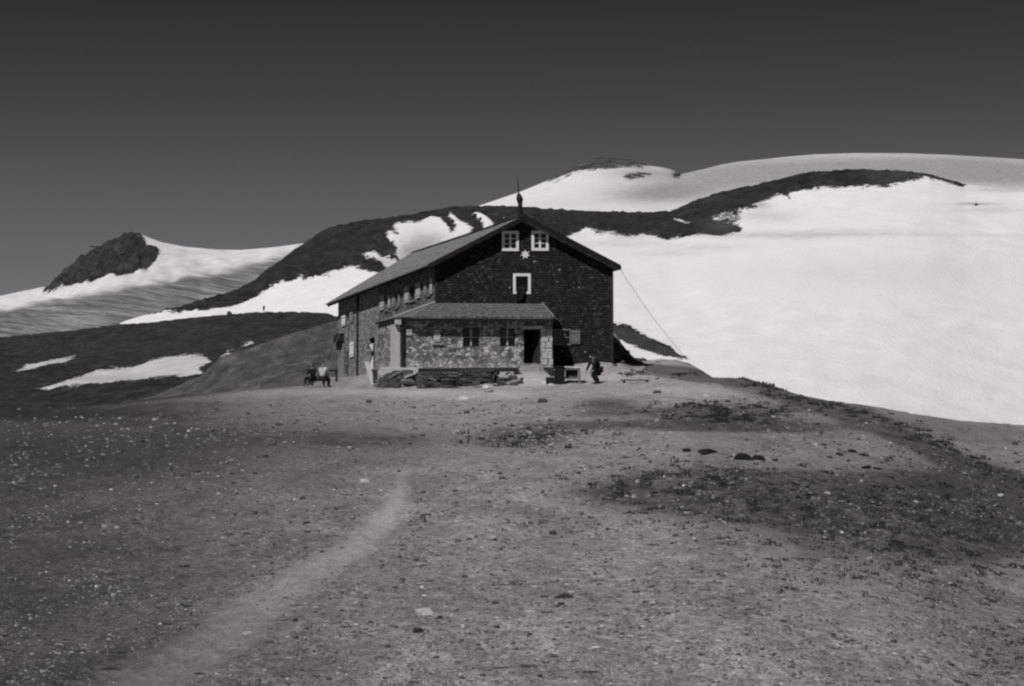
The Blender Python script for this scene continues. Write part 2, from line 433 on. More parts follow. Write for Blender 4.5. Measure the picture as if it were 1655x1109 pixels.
# --- glacier with left rock peak
top4 = [(-600, 600), (-200, 520), (40, 470), (78, 462), (98, 441), (127, 418), (152, 401), (176, 391), (203, 377), (220, 374), (240, 384), (262, 392), (300, 399), (350, 403.5), (390, 404),
        (440, 400), (492, 393), (600, 375), (720, 400), (900, 460)]
rock4 = [(70, 470), (76, 455), (98, 436), (127, 412), (152, 396), (176, 386), (203, 370), (221, 371), (237, 391), (255, 408), (255, 419), (242, 430), (237, 438), (189, 445), (184, 438), (152, 452), (122, 457)]
M['glacier'] = mountain_mat('glacier_ice', .4, rock=(.03, .13), snow=(.56, .76), jag=2.6, streak=(-.27, 220, 9.0), lines=True)
iceline = [(-600, 575), (40, 482), (150, 462), (237, 447), (338, 430), (430, 410), (487, 398), (900, 330)]
layer('glacier', M['glacier'], top4, [(-600, 680), (0, 640), (500, 560), (900, 560)], [(-600, 2000), (900, 2300)], [(-600, 900), (900, 1350)],
      -600, 800, 420, 150, base_snow=True, rock_polys=[rock4],
      extra={'ice': lambda X, Y: np.clip((Y - np.interp(X, *zip(*iceline))) / 22, 0, 1) * (1 - .45 * np.clip((Y - (560 - .17 * X)) / 20, 0, 1)), 'dirt_shade': lambda X, Y: X * 0},
      rough=3.0, nsc=45, snow_rough=.05)
# --- dark ridge with snow patches, running into the big snowfield on the right
top3 = [(-500, 640), (150, 548), (200, 520), (237, 508), (294, 495), (321, 485), (359, 475), (389, 465), (415, 450), (430, 437), (455, 419), (475, 403), (492, 392), (511, 379), (528, 369), (560, 361),
        (590, 355), (620, 352), (660, 347), (700, 340), (735, 333), (770, 333.5), (809, 332), (876, 336), (940, 340.5), (1050, 343), (1085, 340), (1125, 323), (1166, 310), (1240, 294), (1301, 279),
        (1368, 273.6), (1435, 275), (1469, 277), (1502, 281), (1560, 298), (1600, 302), (1655, 306), (1800, 318), (2500, 400)]
snowL = [(150, 560), (200, 519), (237, 506), (262, 506), (300, 502), (325, 499), (338, 498), (372, 494), (400, 485), (428, 470), (458, 458), (501, 447), (532, 442), (542, 434), (567, 430), (593, 435), (618, 442),
         (650, 460), (760, 560), (760, 800), (100, 800)]
patchA = [(585, 409), (608, 406), (616, 414), (628, 416), (644, 427), (655, 420), (650, 450), (628, 440), (613, 421), (590, 416)]
patchB = [(620, 376), (633, 373), (644, 380), (635, 366), (639, 361), (654, 358), (679, 357), (697, 347), (712, 350), (721, 361), (727, 371), (728, 379), (738, 364), (723, 343), (727, 342), (741, 353), (755, 361), (764, 366), (760, 390),
          (700, 430), (655, 440), (646, 425), (639, 414), (641, 401), (631, 386)]
patchC = [(762, 342), (776, 343), (788, 349), (797, 358), (800, 366), (781, 372), (779, 358), (770, 350)]
patchD = [(811, 348), (818, 350), (815, 356)]
snowR = [(700, 900), (860, 420), (925, 378), (936, 374), (948, 368), (969, 375), (980, 372), (1015, 379), (1038, 376), (1079, 387), (1102, 382), (1134, 378), (1165, 380), (1200, 372), (1190, 356), (1196, 340), (1211, 329), (1241, 319), (1259, 311), (1268, 313),
         (1276, 321), (1274, 311), (1301, 305), (1351, 302), (1392, 301), (1435, 299), (1462, 292), (1496, 286), (1530, 293), (1556, 301), (1575, 290), (2600, 300), (2600, 1000), (700, 1000)]
screeR = [(960, 515), (993, 525), (1015, 529), (1040, 541), (1062, 555), (1084, 562), (1094, 570), (1112, 580), (1090, 578), (1072, 575), (1033, 562), (1013, 554), (999, 545), (960, 520)]
streakR = [(1085, 354), (1096, 354), (1114, 360), (1100, 361)]
M['ridge'] = mountain_mat('ridge_and_snowfield', .2, rock=(.03, .085), snow=(.72, .82), jag=2.6)
def dirt_shade3(X, Y):  # greys the snow; blobs on the big left patch paint its shaded part
    return np.clip(blob(X, Y, [(690, 395, 40, 22, .85), (660, 410, 22, 14, .6), (1150, 400, 70, 6, .35), (1240, 350, 60, 12, .45), (1230, 330, 18, 6, .7), (1450, 380, 260, 3, .3), (1350, 374, 120, 3, .3), (1250, 382, 150, 7, .4), (1400, 440, 300, 30, .22), (1000, 395, 90, 6, .35), (1080, 410, 60, 5, .35), (1600, 340, 90, 5, .35), (1578, 330, 40, 2.5, .8),
                               (620, 425, 30, 12, .6), (1020, 382, 30, 5, .4), (1620, 306, 60, 6, .6)]), 0, 1)
def smod3(X, Y, s):
    k = np.clip(blob(X, Y, [(1170, 352, 32, 14, 1.3), (1165, 322, 24, 5, .9), (985, 378, 26, 7, .8), (1215, 334, 14, 6, 1.1)]), 0, 1)
    return s * (1 - k) + k * (-.3)
def scree3(X, Y):
    return np.clip(blob(X, Y, [(1168, 362, 34, 14, 1.0)]) + blob(X, Y, [(1455, 286, 50, 12, .7)])
                   + np.clip(sdf(X, Y, screeR) / 2, 0, 1) * .9 + blob(X, Y, [(560, 400, 60, 20, .12), (1160, 322, 30, 5, .5)]), 0, 1)
layer('snowfield', M['ridge'], top3, [(-500, 760), (200, 620), (600, 620), (900, 700), (2500, 1050)],
      [(-500, 900), (300, 900), (700, 1300), (1100, 1100), (1500, 900), (2500, 900)], [(-500, 640), (560, 640), (760, 260), (960, 190), (1200, 165), (2500, 150)],
      -500, 2300, 900, 330, snow_polys=[snowL, patchA, patchB, patchC, patchD, snowR, streakR], rock_polys=[screeR],
      smod=smod3, extra={'dirt_shade': dirt_shade3, 'scree': scree3}, rough=1.4, nsc=80, snow_rough=.05)
# --- dark hill in the middle distance, left
top2 = [(-500, 640), (-100, 556), (40, 541), (118, 534), (196, 524), (230, 522.5), (311, 513), (365, 508), (426, 504.5), (470, 504), (528, 506), (541, 511), (600, 520), (700, 560), (800, 620)]
s21 = [(20, 600), (39, 592), (68, 585), (95, 579), (122, 574), (125, 578), (101, 586), (70, 592), (51, 599)]
s22 = [(59, 628), (101, 616), (135, 606), (152, 600), (217, 592), (264, 578), (288, 575), (328, 573), (343, 584), (325, 594), (321, 600), (330, 607), (203, 616), (118, 622)]
s23 = [(358, 576), (366, 568), (376, 567), (370, 573)]; s24 = [(387, 565), (396, 558), (408, 557), (400, 562)]
M['hill'] = mountain_mat('dark_grassy_hill', .1, rock=(.04, .088), snow=(.42, .62), jag=2.6)
layer('hill', M['hill'], top2, [(-500, 860), (0, 720), (400, 680), (800, 720)], [(-500, 560), (800, 620)], [(-500, 260), (800, 300)],
      -500, 800, 460, 170, snow_polys=[s21, s22, s23, s24],
      extra={'dirt_shade': lambda X, Y: np.clip(blob(X, Y, [(150, 612, 120, 6, .6)]), 0, 1), 'scree': lambda X, Y: np.clip(blob(X, Y, [(200, 560, 200, 10, .18), (300, 530, 60, 6, .2)]), 0, 1)}, rough=.9, nsc=90, snow_rough=.3)
# --- scree slope behind the hut
top1 = [(-500, 860), (0, 700), (250, 640), (326, 607), (342, 591), (355, 579), (379, 569), (420, 557), (457, 543), (500, 531), (541, 519), (600, 508), (700, 500), (820, 510), (900, 550), (980, 600), (1100, 660), (1300, 740)]
M['scree'] = mountain_mat('scree_slope', .055, rock=(.11, .24), snow=(.3, .4), jag=1)
layer('scree_slope', M['scree'], top1, [(-500, 1000), (0, 760), (500, 680), (1300, 800)], [(-500, 250), (1300, 230)], [(-500, 175), (500, 178), (1300, 172)],
      -400, 1200, 320, 90, extra={'scree': lambda X, Y: np.clip(blob(X, Y, [(500, 560, 80, 30, .5), (450, 600, 100, 10, .3)]), 0, 1) * .6 - .0, 'dirt_shade': lambda X, Y: X * 0}, rough=.6, nsc=70)

# --- foreground ground
# columns: px -> list of (Y, photo y) ; z is interpolated between knots
COLS = {
 -1200: [(2, None), (12, 1230), (70, 800), (90, 806), (150, 900)],
 -300: [(2, None), (12, 1120), (90, 705), (104, 707), (170, 790)],
 40: [(2, None), (12, 1109), (98, 662), (110, 661), (135, 672), (170, 705)],
 330: [(2, None), (12, 1109), (118, 640), (130, 637), (160, 645), (190, 665)],
 500: [(2, None), (12, 1109), (128, 624), (140, 617), (160, 613), (190, 640)],
 560: [(2, None), (12, 1109), (131, 625), (145, 613), (160, 607), (190, 612)],
 630: [(2, None), (12, 1109), (131, 628), (133.6, 607), (136, 599), (160, 594), (190, 600)],
 840: [(2, None), (12, 1109), (131, 626), (133.4, 610), (135.6, 599), (138, 594), (160, 594), (190, 600)],
 960: [(2, None), (12, 1109), (131, 622), (134, 612), (138.6, 586), (150, 583), (190, 600)],
 1045: [(2, None), (12, 1109), (130, 617), (140, 598), (147, 587), (155, 588), (190, 640)],
 1110: [(2, None), (12, 1109), (128, 615), (138, 600), (145, 591), (152, 592), (190, 640)],
 1200: [(2, None), (12, 1109), (118, 625), (126, 613), (132, 612), (150, 640), (190, 700)],
 1400: [(2, None), (12.5, 1109), (100, 668), (112, 655), (120, 657), (190, 760)],
 1655: [(2, None), (14, 1109), (60, 785), (80, 712), (96, 688), (104, 690), (190, 830)],
 1900: [(2, None), (14, 1150), (60, 850), (84, 735), (94, 732), (190, 920)],
 2700: [(2, None), (14, 1300), (60, 960), (84, 900), (190, 1100)],
}
ckeys = sorted(COLS); CT = {}
YS = np.concatenate([np.geomspace(2, 60, 150), np.linspace(60.5, 190, 330)])
for kx in ckeys:
    ys, zs = [], []
    for Y, py in COLS[kx]:
        ys.append(Y); zs.append(0.0 if py is None else zat(py, Y))
    zs[0] = zs[1] * 2 / 12 * .6
    z = np.interp(YS, ys, zs)
    # soften the corners of the profile
    zz = z.copy()
    for it in range(3):
        zz[1:-1] = (zz[:-2] + zz[1:-1] * 2 + zz[2:]) / 4
    CT[kx] = zz
CM = np.array([CT[k_] for k_ in ckeys])
def zprof(px, Y):
    px = min(max(px, ckeys[0]), ckeys[-1] - .01)
    i = int(np.searchsorted(ckeys, px, side='right')) - 1; i = max(0, min(i, len(ckeys) - 2))
    t = (px - ckeys[i]) / (ckeys[i + 1] - ckeys[i]); t = t * t * (3 - 2 * t) * .5 + t * .5
    if Y < 2: return 0
    j = int(np.searchsorted(YS, Y)) - 1; j = max(0, min(j, len(YS) - 2)); s = (Y - YS[j]) / (YS[j + 1] - YS[j])
    a = CM[i, j] * (1 - s) + CM[i, j + 1] * s; b = CM[i + 1, j] * (1 - s) + CM[i + 1, j + 1] * s
    return a * (1 - t) + b * t
def gz(px, Y):
    X = (px - CX) / F * Y; z = zprof(px, Y)
    flat = 1 if not (133 < Y < 158 and 530 < px < 1000) else .15
    n = noise.noise(Vector((X * .09, Y * .09, 0))) * .10 + noise.noise(Vector((X * .35, Y * .35, 4))) * .045 + noise.noise(Vector((X * 1.3, Y * 1.3, 9))) * .016 + noise.noise(Vector((X * 4, Y * 4, 2))) * .008
    # the rubble mound leaning on the right wall of the hut
    m = 1.75 * math.exp(-(((px - 984) / 30) ** 2 + ((Y - 146) / 4.5) ** 2)) if 900 < px < 1100 and Y > 130 else 0
    m += .3 * math.exp(-(((px - 1085) / 40) ** 2 + ((Y - 145) / 6) ** 2)) if 1000 < px < 1200 and Y > 125 else 0
    if m > .02: m += min(m, .6) * (noise.noise(Vector((X * 1.1, Y * 1.1, 3))) * .5 + noise.noise(Vector((X * 3, Y * 3, 3))) * .28)
    k = min(1, Y / 25)
    n += (max(0, noise.noise(Vector((X * .55, Y * .55, 21))) - .05) * -.16 + max(0, noise.noise(Vector((X * 2.1, Y * 2.1, 31))) - .1) * .06) * k
    return z + n * flat * k + m
xs = np.concatenate([np.arange(-1200, -80, 30), np.arange(-80, 1740, 4.0), np.arange(1740, 2700, 30)])
nx = len(xs); nyy = len(YS)
P = np.zeros((nyy, nx, 3)); GX = np.zeros((nyy, nx)); GY = np.zeros((nyy, nx))
for j, Y in enumerate(YS):
    for i, px in enumerate(xs):
        z = gz(px, Y); P[j, i] = ((px - CX) / F * Y, Y, z)
GX[:] = xs[None]
dd = P[:, :, 1] * ca + (P[:, :, 2] - EYE) * sa; uu = -P[:, :, 1] * sa + (P[:, :, 2] - EYE) * ca
GY = CY - F * uu / dd
PATH = [(655, 745), (648, 790), (628, 835), (575, 885), (500, 925), (410, 985), (330, 1045), (240, 1110), (100, 1200)]
UP = [(640, 640), (700, 640), (770, 655), (795, 680), (780, 705), (740, 725), (670, 745)]
turf_darkL = [(60, 668, 260, 13, .85), (300, 652, 140, 8, .4), (350, 705, 300, 32, .55), (250, 750, 220, 14, .25), (620, 712, 120, 16, .35), (980, 652, 50, 9, .8), (1010, 668, 110, 8, .7), (1175, 666, 85, 14, 1.3), (1240, 692, 150, 8, .95), (1080, 686, 190, 7, .9),  # dark blobs: turf, and a plain dark patch below the stooping person
          (850, 708, 80, 17, .95), (950, 690, 60, 6, .3), (1130, 788, 170, 30, 1.05), (1000, 800, 60, 14, .4), (1290, 808, 220, 34, 1.0), (1470, 842, 220, 38, .95), (1600, 860, 120, 40, .7),
          (1520, 775, 150, 24, .6), (1440, 905, 220, 50, .42), (1640, 1060, 60, 50, .5), (1150, 740, 40, 5, .4), (150, 1000, 120, 60, .15), (1300, 660, 60, 6, .5)]
g = blob(GX, GY, turf_darkL)
RID = [(1180, 616), (1260, 632), (1330, 655), (1400, 680), (1500, 725), (1580, 760), (1700, 810)]
rd = seg_d(GX, GY, RID, False); g += 1.2 * np.exp(-(rd / 15) ** 2)
g += .8 * np.clip(sdf(GX, GY, [(1040, 584), (1100, 588), (1160, 600), (1200, 612), (1200, 624), (1130, 622), (1060, 612), (1040, 600)]) / 5, 0, 1)
g += .8 * np.clip(sdf(GX, GY, [(985, 540), (1007, 554), (1024, 565), (1033, 575), (1042, 587), (1020, 590), (985, 585)]) / 4, 0, 1)
g += .75 * np.clip(sdf(GX, GY, [(-400, 668), (40, 668), (330, 642), (500, 626), (540, 610), (300, 600), (0, 630), (-400, 640)]) / 5, 0, 1)
g += .35 * np.clip(sdf(GX, GY, [(1230, 615), (1420, 650), (1560, 680), (1720, 700), (1720, 730), (1560, 720), (1400, 672)]) / 5, 0, 1)
wpath = np.interp(GY, [745, 800, 900, 1000, 1109], [13, 18, 30, 42, 58])
pl = .88 * np.exp(-(seg_d(GX, GY, PATH, False) / wpath) ** 2) * np.clip((GY - 735) / 60, 0, 1) + .3 * np.exp(-(seg_d(GX, GY, UP, False) / 14) ** 2)
pl += blob(GX, GY, [(560, 634, 240, 7, .6), (850, 612, 60, 12, .8), (820, 640, 60, 10, .5), (1120, 632, 110, 9, .6), (1000, 612, 80, 8, .7), (960, 594, 50, 10, .6), (1220, 655, 60, 10, .4), (1350, 690, 90, 8, .3), (1640, 728, 60, 14, .5)])
# broad ground tone; the darkening towards the left also paints in a vignette
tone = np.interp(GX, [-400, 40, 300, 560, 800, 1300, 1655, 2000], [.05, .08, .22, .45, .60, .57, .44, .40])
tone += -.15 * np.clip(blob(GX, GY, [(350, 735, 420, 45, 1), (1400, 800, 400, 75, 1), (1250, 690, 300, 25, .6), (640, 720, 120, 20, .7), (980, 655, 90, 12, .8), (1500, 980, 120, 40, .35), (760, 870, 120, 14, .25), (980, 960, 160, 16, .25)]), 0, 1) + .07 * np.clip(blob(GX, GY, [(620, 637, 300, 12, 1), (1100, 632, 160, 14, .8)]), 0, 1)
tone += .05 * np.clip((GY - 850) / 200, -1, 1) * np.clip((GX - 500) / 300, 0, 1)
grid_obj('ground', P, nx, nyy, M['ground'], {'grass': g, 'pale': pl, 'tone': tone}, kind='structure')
# land under and around everything
b = MB(); b.face([(-9000, -2000, -40), (9000, -2000, -40), (9000, 9000, -40), (-9000, 9000, -40)])
M['valley'] = simple('valley_floor', .05, .3, .01); b.build('valley_floor', M['valley']); tag(bpy.data.objects['valley_floor'], kind='structure')

def hit(px, py, lo=4.0, hi=150.0):
    """where the line of a photo point meets the ground"""
    for Y in np.geomspace(lo, hi, 260):
        if at(px, py, Y).z <= gz(px, Y):
            continue
        break
    # march: find first Y where ray is below ground
    prev = lo
    for Y in np.geomspace(lo, hi, 400):
        if at(px, py, Y).z < gz(px, Y):
            a, c = prev, Y
            for _ in range(14):
                m_ = (a + c) / 2
                if at(px, py, m_).z < gz(px, m_): c = m_
                else: a = m_
            return Vector(((px - CX) / F * c, c, gz(px, c)))
        prev = Y
    return None
def gpt(X, Y):
    return Vector((X, Y, gz(X / Y * F + CX, Y)))
#HOUSE
# ------------------------------------------------------------------ the hut
TH = R(4)
U = Vector((math.cos(TH), math.sin(TH), 0)); PF = Vector((math.sin(TH), -math.cos(TH), 0))   # along the gable, out of the gable
G0 = Vector((at(703, 600, 138).x, 138, 0))
far_ = at(546, 600, 156); V = Vector((far_.x - G0.x, 156 - 138, 0)); DEPTH = V.length; V.normalize()
NS = Vector((-V.y, V.x, 0))                                     # out of the left side wall
UP = Vector((0, 0, 1))
def H(a, d, z, b=0): return G0 + U * a + PF * d + V * b + UP * z
WID = 10.0
def a_of(px, d=0):                                              # gable-plane coordinate seen at a photo column
    k = (px - CX) / F; o = G0 + PF * d
    return (k * o.y - o.x) / (U.x - k * U.y)
def z_of(py, a, d=0, b=0):
    q = H(a, d, 0, b); return zat(py, q.y)
def b_of(px, off=0):
    k = (px - CX) / F; o = G0 + NS * off
    return (k * o.y - o.x) / (V.x - k * V.y)
ZB = 9.9                                                        # foot of the walls, below the ground line
ZA = z_of(352, a_of(846)); AR = WID / 2                         # ridge
zr = z_of(432, WID + .35); SL = (ZA - zr) / (WID / 2 + .35)     # roof slope
def zroof(a): return ZA - abs(a - AR) * SL
TK = .26
hut = empty('mountain_hut', (G0.x, G0.y, 10.1), label='large dark shingled mountain hut with steep gable and stone walled porch on the crest', cat='mountain hut')

def wall(name, org, e1, nrm, length, z0, z1, mat, holes=(), top=None, reveal=.22, parent=hut, s0=0.0, matr=None):
    """wall face with real openings; holes (s0,s1,z0,z1) in metres along e1; top(s) trims the upper edge"""
    m = MB(); ss = sorted(set([s0, length] + [h[0] for h in holes] + [h[1] for h in holes] + ([(s0 + length) / 2] if top else [])))
    zs = sorted(set([z0, z1] + [h[2] for h in holes] + [h[3] for h in holes]))
    def P_(s, z, k=0): return Vector((org.x, org.y, 0)) + e1 * s + UP * z - nrm * k
    for i in range(len(ss) - 1):
        for j in range(len(zs) - 1):
            a, b, c, d = ss[i], ss[i + 1], zs[j], zs[j + 1]
            if any(a >= h[0] - 1e-6 and b <= h[1] + 1e-6 and c >= h[2] - 1e-6 and d <= h[3] + 1e-6 for h in holes): continue
            pts = [(a, c), (b, c)]
            if top:
                ta, tb = top(a), top(b)
                if ta <= c and tb <= c: continue
                poly = [(a, c), (b, c), (b, min(d, tb)), (a, min(d, ta))]
                if tb < c: poly = [(a, c), (a + (b - a) * (ta - c) / (ta - tb), c), (a, min(d, ta))]
                elif ta < c: poly = [(b - (b - a) * (tb - c) / (tb - ta), c), (b, c), (b, min(d, tb))]
                if ta > d > tb and tb >= c: x = a + (b - a) * (ta - d) / (ta - tb); poly = [(a, c), (b, c), (b, tb), (x, d), (a, d)]
                if tb > d > ta and ta >= c: x = b - (b - a) * (tb - d) / (tb - ta); poly = [(a, c), (b, c), (b, d), (x, d), (a, ta)]
                if ta > d and tb < c: x1 = a + (b - a) * (ta - d) / (ta - tb); x2 = a + (b - a) * (ta - c) / (ta - tb); poly = [(a, c), (x2, c), (x1, d), (a, d)]
                if tb > d and ta < c: x1 = b - (b - a) * (tb - d) / (tb - ta); x2 = b - (b - a) * (tb - c) / (tb - ta); poly = [(x2, c), (b, c), (b, d), (x1, d)]
                pts = poly
            else: pts = [(a, c), (b, c), (b, d), (a, d)]
            m.face([P_(s, z) for s, z in pts], [(s, z - 10) for s, z in pts])
    for h in holes:
        a, b, c, d = h[:4]
        for q in ([(a, c), (a, d)], [(a, d), (b, d)], [(b, d), (b, c)], [(b, c), (a, c)]):
            (s1, w1), (s2, w2) = q
            m.face([P_(s1, w1), P_(s2, w2), P_(s2, w2, reveal), P_(s1, w1, reveal)], [(s1, w1 - 10), (s2, w2 - 10), (s2 + .2, w2 - 10), (s1 + .2, w1 - 10)])
    return m.build(name, mat, parent)

def window(org, e1, nrm, s0, s1, z0, z1, frame='white', fw=.12, cols=2, rows=3, bar=.035, mull=.06, proud=.05, rec=.10, parent=hut, sash='white', casing=True, sill=False):
    """casing frame on the wall, sash bars and a pane set back in the opening"""
    def P_(s, z, k): return Vector((org.x, org.y, 0)) + e1 * s + UP * z + nrm * k
    m = MB()
    def bx(a, b, c, d, k0, k1): m.box(P_(a, c, k0), e1 * (b - a), nrm * (k1 - k0), UP * (d - c))
    if casing:
        bx(s0 - fw, s0, z0 - fw, z1 + fw, -.02, proud); bx(s1, s1 + fw, z0 - fw, z1 + fw, -.02, proud)
        bx(s0, s1, z1, z1 + fw, -.02, proud - .004); bx(s0, s1, z0 - fw, z0, -.02, proud - .004)
    else:
        bx(s0, s0 + .05, z0, z1, -rec, -rec + .06); bx(s1 - .05, s1, z0, z1, -rec, -rec + .06)
        bx(s0 + .05, s1 - .05, z1 - .05, z1, -rec, -rec + .056); bx(s0 + .05, s1 - .05, z0, z0 + .05, -rec, -rec + .056)
    w_ = m.build('window', M[frame], parent)
    m = MB()
    def bx(a, b, c, d, k0, k1): m.box(P_(a, c, k0), e1 * (b - a), nrm * (k1 - k0), UP * (d - c))
    if cols > 1:
        for i in range(1, cols):
            x = s0 + (s1 - s0) * i / cols; bx(x - mull / 2, x + mull / 2, z0, z1, -rec, -rec + .05)
    for j in range(1, rows):
        z = z0 + (z1 - z0) * j / rows; bx(s0, s1, z - bar / 2, z + bar / 2, -rec + .002, -rec + .046)
    if m.f: m.build('glazing_bar', M[sash], w_)
    m = MB(); m.face([P_(s0, z0, -rec - .03), P_(s1, z0, -rec - .03), P_(s1, z1, -rec - .03), P_(s0, z1, -rec - .03)])
    m.build('pane', M['glass'], w_)
    if sill:
        m = MB(); m.box(P_(s0 - fw, z0 - fw - .05, -.02), e1 * (s1 - s0 + 2 * fw), nrm * .12, UP * .048); m.build('sill', M[frame], w_)
    return w_
def shutter(org, e1, nrm, s0, s1, z0, z1, mat, out=.05, parent=hut, label=None, ang=0):
    m = MB(); P0 = Vector((org.x, org.y, 0)) + UP * z0 + nrm * out
    n = max(2, int(abs(s1 - s0) / .16)); wd = (s1 - s0) / n
    d = (e1 * math.cos(ang) + nrm * math.sin(ang)); nn = (nrm * math.cos(ang) - e1 * math.sin(ang))
    st = P0 + e1 * s0
    for i in range(n): m.box(st + d * (wd * i + .008), d * (wd - .016), nn * .03, UP * (z1 - z0))
    for zz in (.15, .8): m.box(st + UP * (z1 - z0) * zz + nn * .032, d * (s1 - s0), nn * .025, UP * .09)
    o = m.build('shutter', M[mat], parent)
    if label: o['label'] = label
    return o

# gable wall and its three white windows
def gp(x0, x1, y0, y1, d=0):
    a0, a1 = a_of(x0, d), a_of(x1, d); return (a0, a1, z_of(y1, (a0 + a1) / 2, d), z_of(y0, (a0 + a1) / 2, d))
gw1 = gp(815.5, 834, 378, 401.5); gw2 = gp(863.5, 882.5, 377.5, 401); gw3 = gp(833.5, 853.5, 446.5, 471)
gw4 = gp(898, 921, 534, 556)
zlow = lambda a: zroof(a) - .03
gable = wall('gable_wall', G0, U, PF, WID, ZB, ZA, M['gable'], [gw1, gw2, gw3, gw4], top=zlow)
for q in (gw1, gw2): window(G0, U, PF, *q, fw=.155, bar=.04, mull=.11, rec=.08)
w3 = window(G0, U, PF, *gw3, fw=.15, cols=1, rows=1, rec=.22); w3['label'] = 'white framed open window with no glazing bars'
w4 = window(G0, U, PF, *gw4, frame='old_wood', sash='old_wood', fw=.07, cols=3, rows=2, bar=.05, mull=.06, rec=.12)
sh4 = gp(923.5, 938, 534, 556); shutter(G0, U, PF, *sh4, 'old_wood', .05, label='pale wooden shutter folded back')
# star ornament
m = MB(); sc_ = (a_of(849), z_of(411.5, a_of(849))); r1, r2 = .28, .14; pts = []
for i in range(14):
    r = (r1 if i % 2 == 0 else r2) * (1 + .06 * math.sin(i * 2.3)); t = math.pi / 2 + i * math.pi / 7
    pts.append(H(sc_[0] + r * math.cos(t), .06, sc_[1] + r * math.sin(t)))
m.slab(pts, -PF * .05); m.build('star_ornament', M['white'], hut)
# left side wall (recedes), right side wall, rear wall
DL = DEPTH
def ph(x0, x1, y0, y1, off=0):                                  # side wall: px range -> (s0,s1,z0,z1), s measured from the gable corner
    b0, b1 = sorted((b_of(x0, off), b_of(x1, off))); q = G0 + NS * off + V * ((b0 + b1) / 2)
    return (b0, b1, zat(y1, q.y), zat(y0, q.y))
zeave = zroof(0) - .03
WARP = .44                                                      # the old roof sags towards its far left corner
ztop_s = lambda s: zeave - WARP * s / DEPTH
side_holes = [ph(622.5, 627, 479, 500), ph(639, 643.5, 474, 495), ph(662, 671.5, 462, 485), ph(690.5, 694.5, 455, 476)]
low_holes = [ph(594.5, 604.5, 546, 594)]
SB = b_of(578)
allh = side_holes + low_holes
SM = b_of(611)
wall('side_wall', G0, V, NS, SM, ZB, zeave + .1, M['side'], side_holes, top=ztop_s)
wall('side_wall', G0, V, NS, SB, ZB, zeave + .1, M['rear'], low_holes, s0=SM, top=ztop_s)
wall('side_wall', G0, V, NS, DL, ZB, zeave + .1, M['rear'], [ph(560.3, 564.5, 508, 524)], s0=SB, top=ztop_s)
wall('side_wall', G0 + U * WID, V, -NS, DL, ZB, zeave, M['gable'])
wall('rear_wall', G0 + V * DL, U, -PF, WID, ZB, ZA, M['side'], top=lambda a: zlow(a) - WARP * max(0, 1 - a / AR))
m = MB(); m.box(G0 + V * (SB - .12) + UP * ZB - NS * .02, V * .24, NS * .1, UP * (ztop_s(SB) - ZB)); m.build('seam_board', M['dark_wood'], hut)
for a_ in (-.03, WID - .13):
    m = MB(); m.box(H(a_, -.02, ZB), U * .16, PF * .06, UP * (zeave - ZB)); m.build('corner_board', M['dark_wood'], hut)
for q in side_holes: window(G0, V, NS, *q, frame='old_wood', sash='old_wood', fw=.08, cols=2, rows=2, mull=.08, rec=.12, sill=True)
window(G0, V, NS, *ph(560.3, 564.5, 508, 524), frame='old_wood', sash='old_wood', fw=.08, cols=1, rows=2, rec=.1)
for x0, x1, y0, y1, mt in ((614.5, 621, 477, 501, 'pale'), (628, 631.5, 477, 498, 'pale'), (634.5, 638, 476, 495, 'grey_paint'), (644.5, 647, 474, 494, 'grey_paint'),
                           (654.5, 661, 463, 489, 'pale'), (673, 680, 457, 482, 'pale'), (686, 689.5, 453, 477, 'grey_paint'), (695.5, 699.5, 449, 475, 'pale'),
                           (566, 571, 504, 521, 'grey_paint'), (560, 563, 528, 548, 'grey_paint')):
    shutter(G0, V, NS, *ph(x0, x1, y0, y1), mt)
for x0, x1, y0, y1 in ((553.3, 558.8, 510, 527), (566.5, 572.5, 553, 577)):
    o = shutter(G0, V, NS, *ph(x0, x1, y0, y1), 'white', .06, label='bright white shutter')
# dark doorway low in the side wall with a two-leaf white door standing ajar
q = low_holes[0]
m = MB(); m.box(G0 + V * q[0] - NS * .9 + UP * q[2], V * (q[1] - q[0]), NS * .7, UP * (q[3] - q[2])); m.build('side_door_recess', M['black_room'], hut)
m = MB(); e0 = G0 + V * (q[0] + .02) + NS * .06
zc = lambda y: zat(y, (G0 + V * q[0]).y)
m.slab([e0 + UP * zc(555), e0 + V * .75 + UP * zc(556), e0 + V * .08 + UP * zc(568)], NS * .03)
m.slab([e0 + UP * zc(575), e0 + V * .9 + UP * zc(595), e0 + UP * zc(597)], NS * .03)
m.build('side_door_leaf', M['white'], hut)

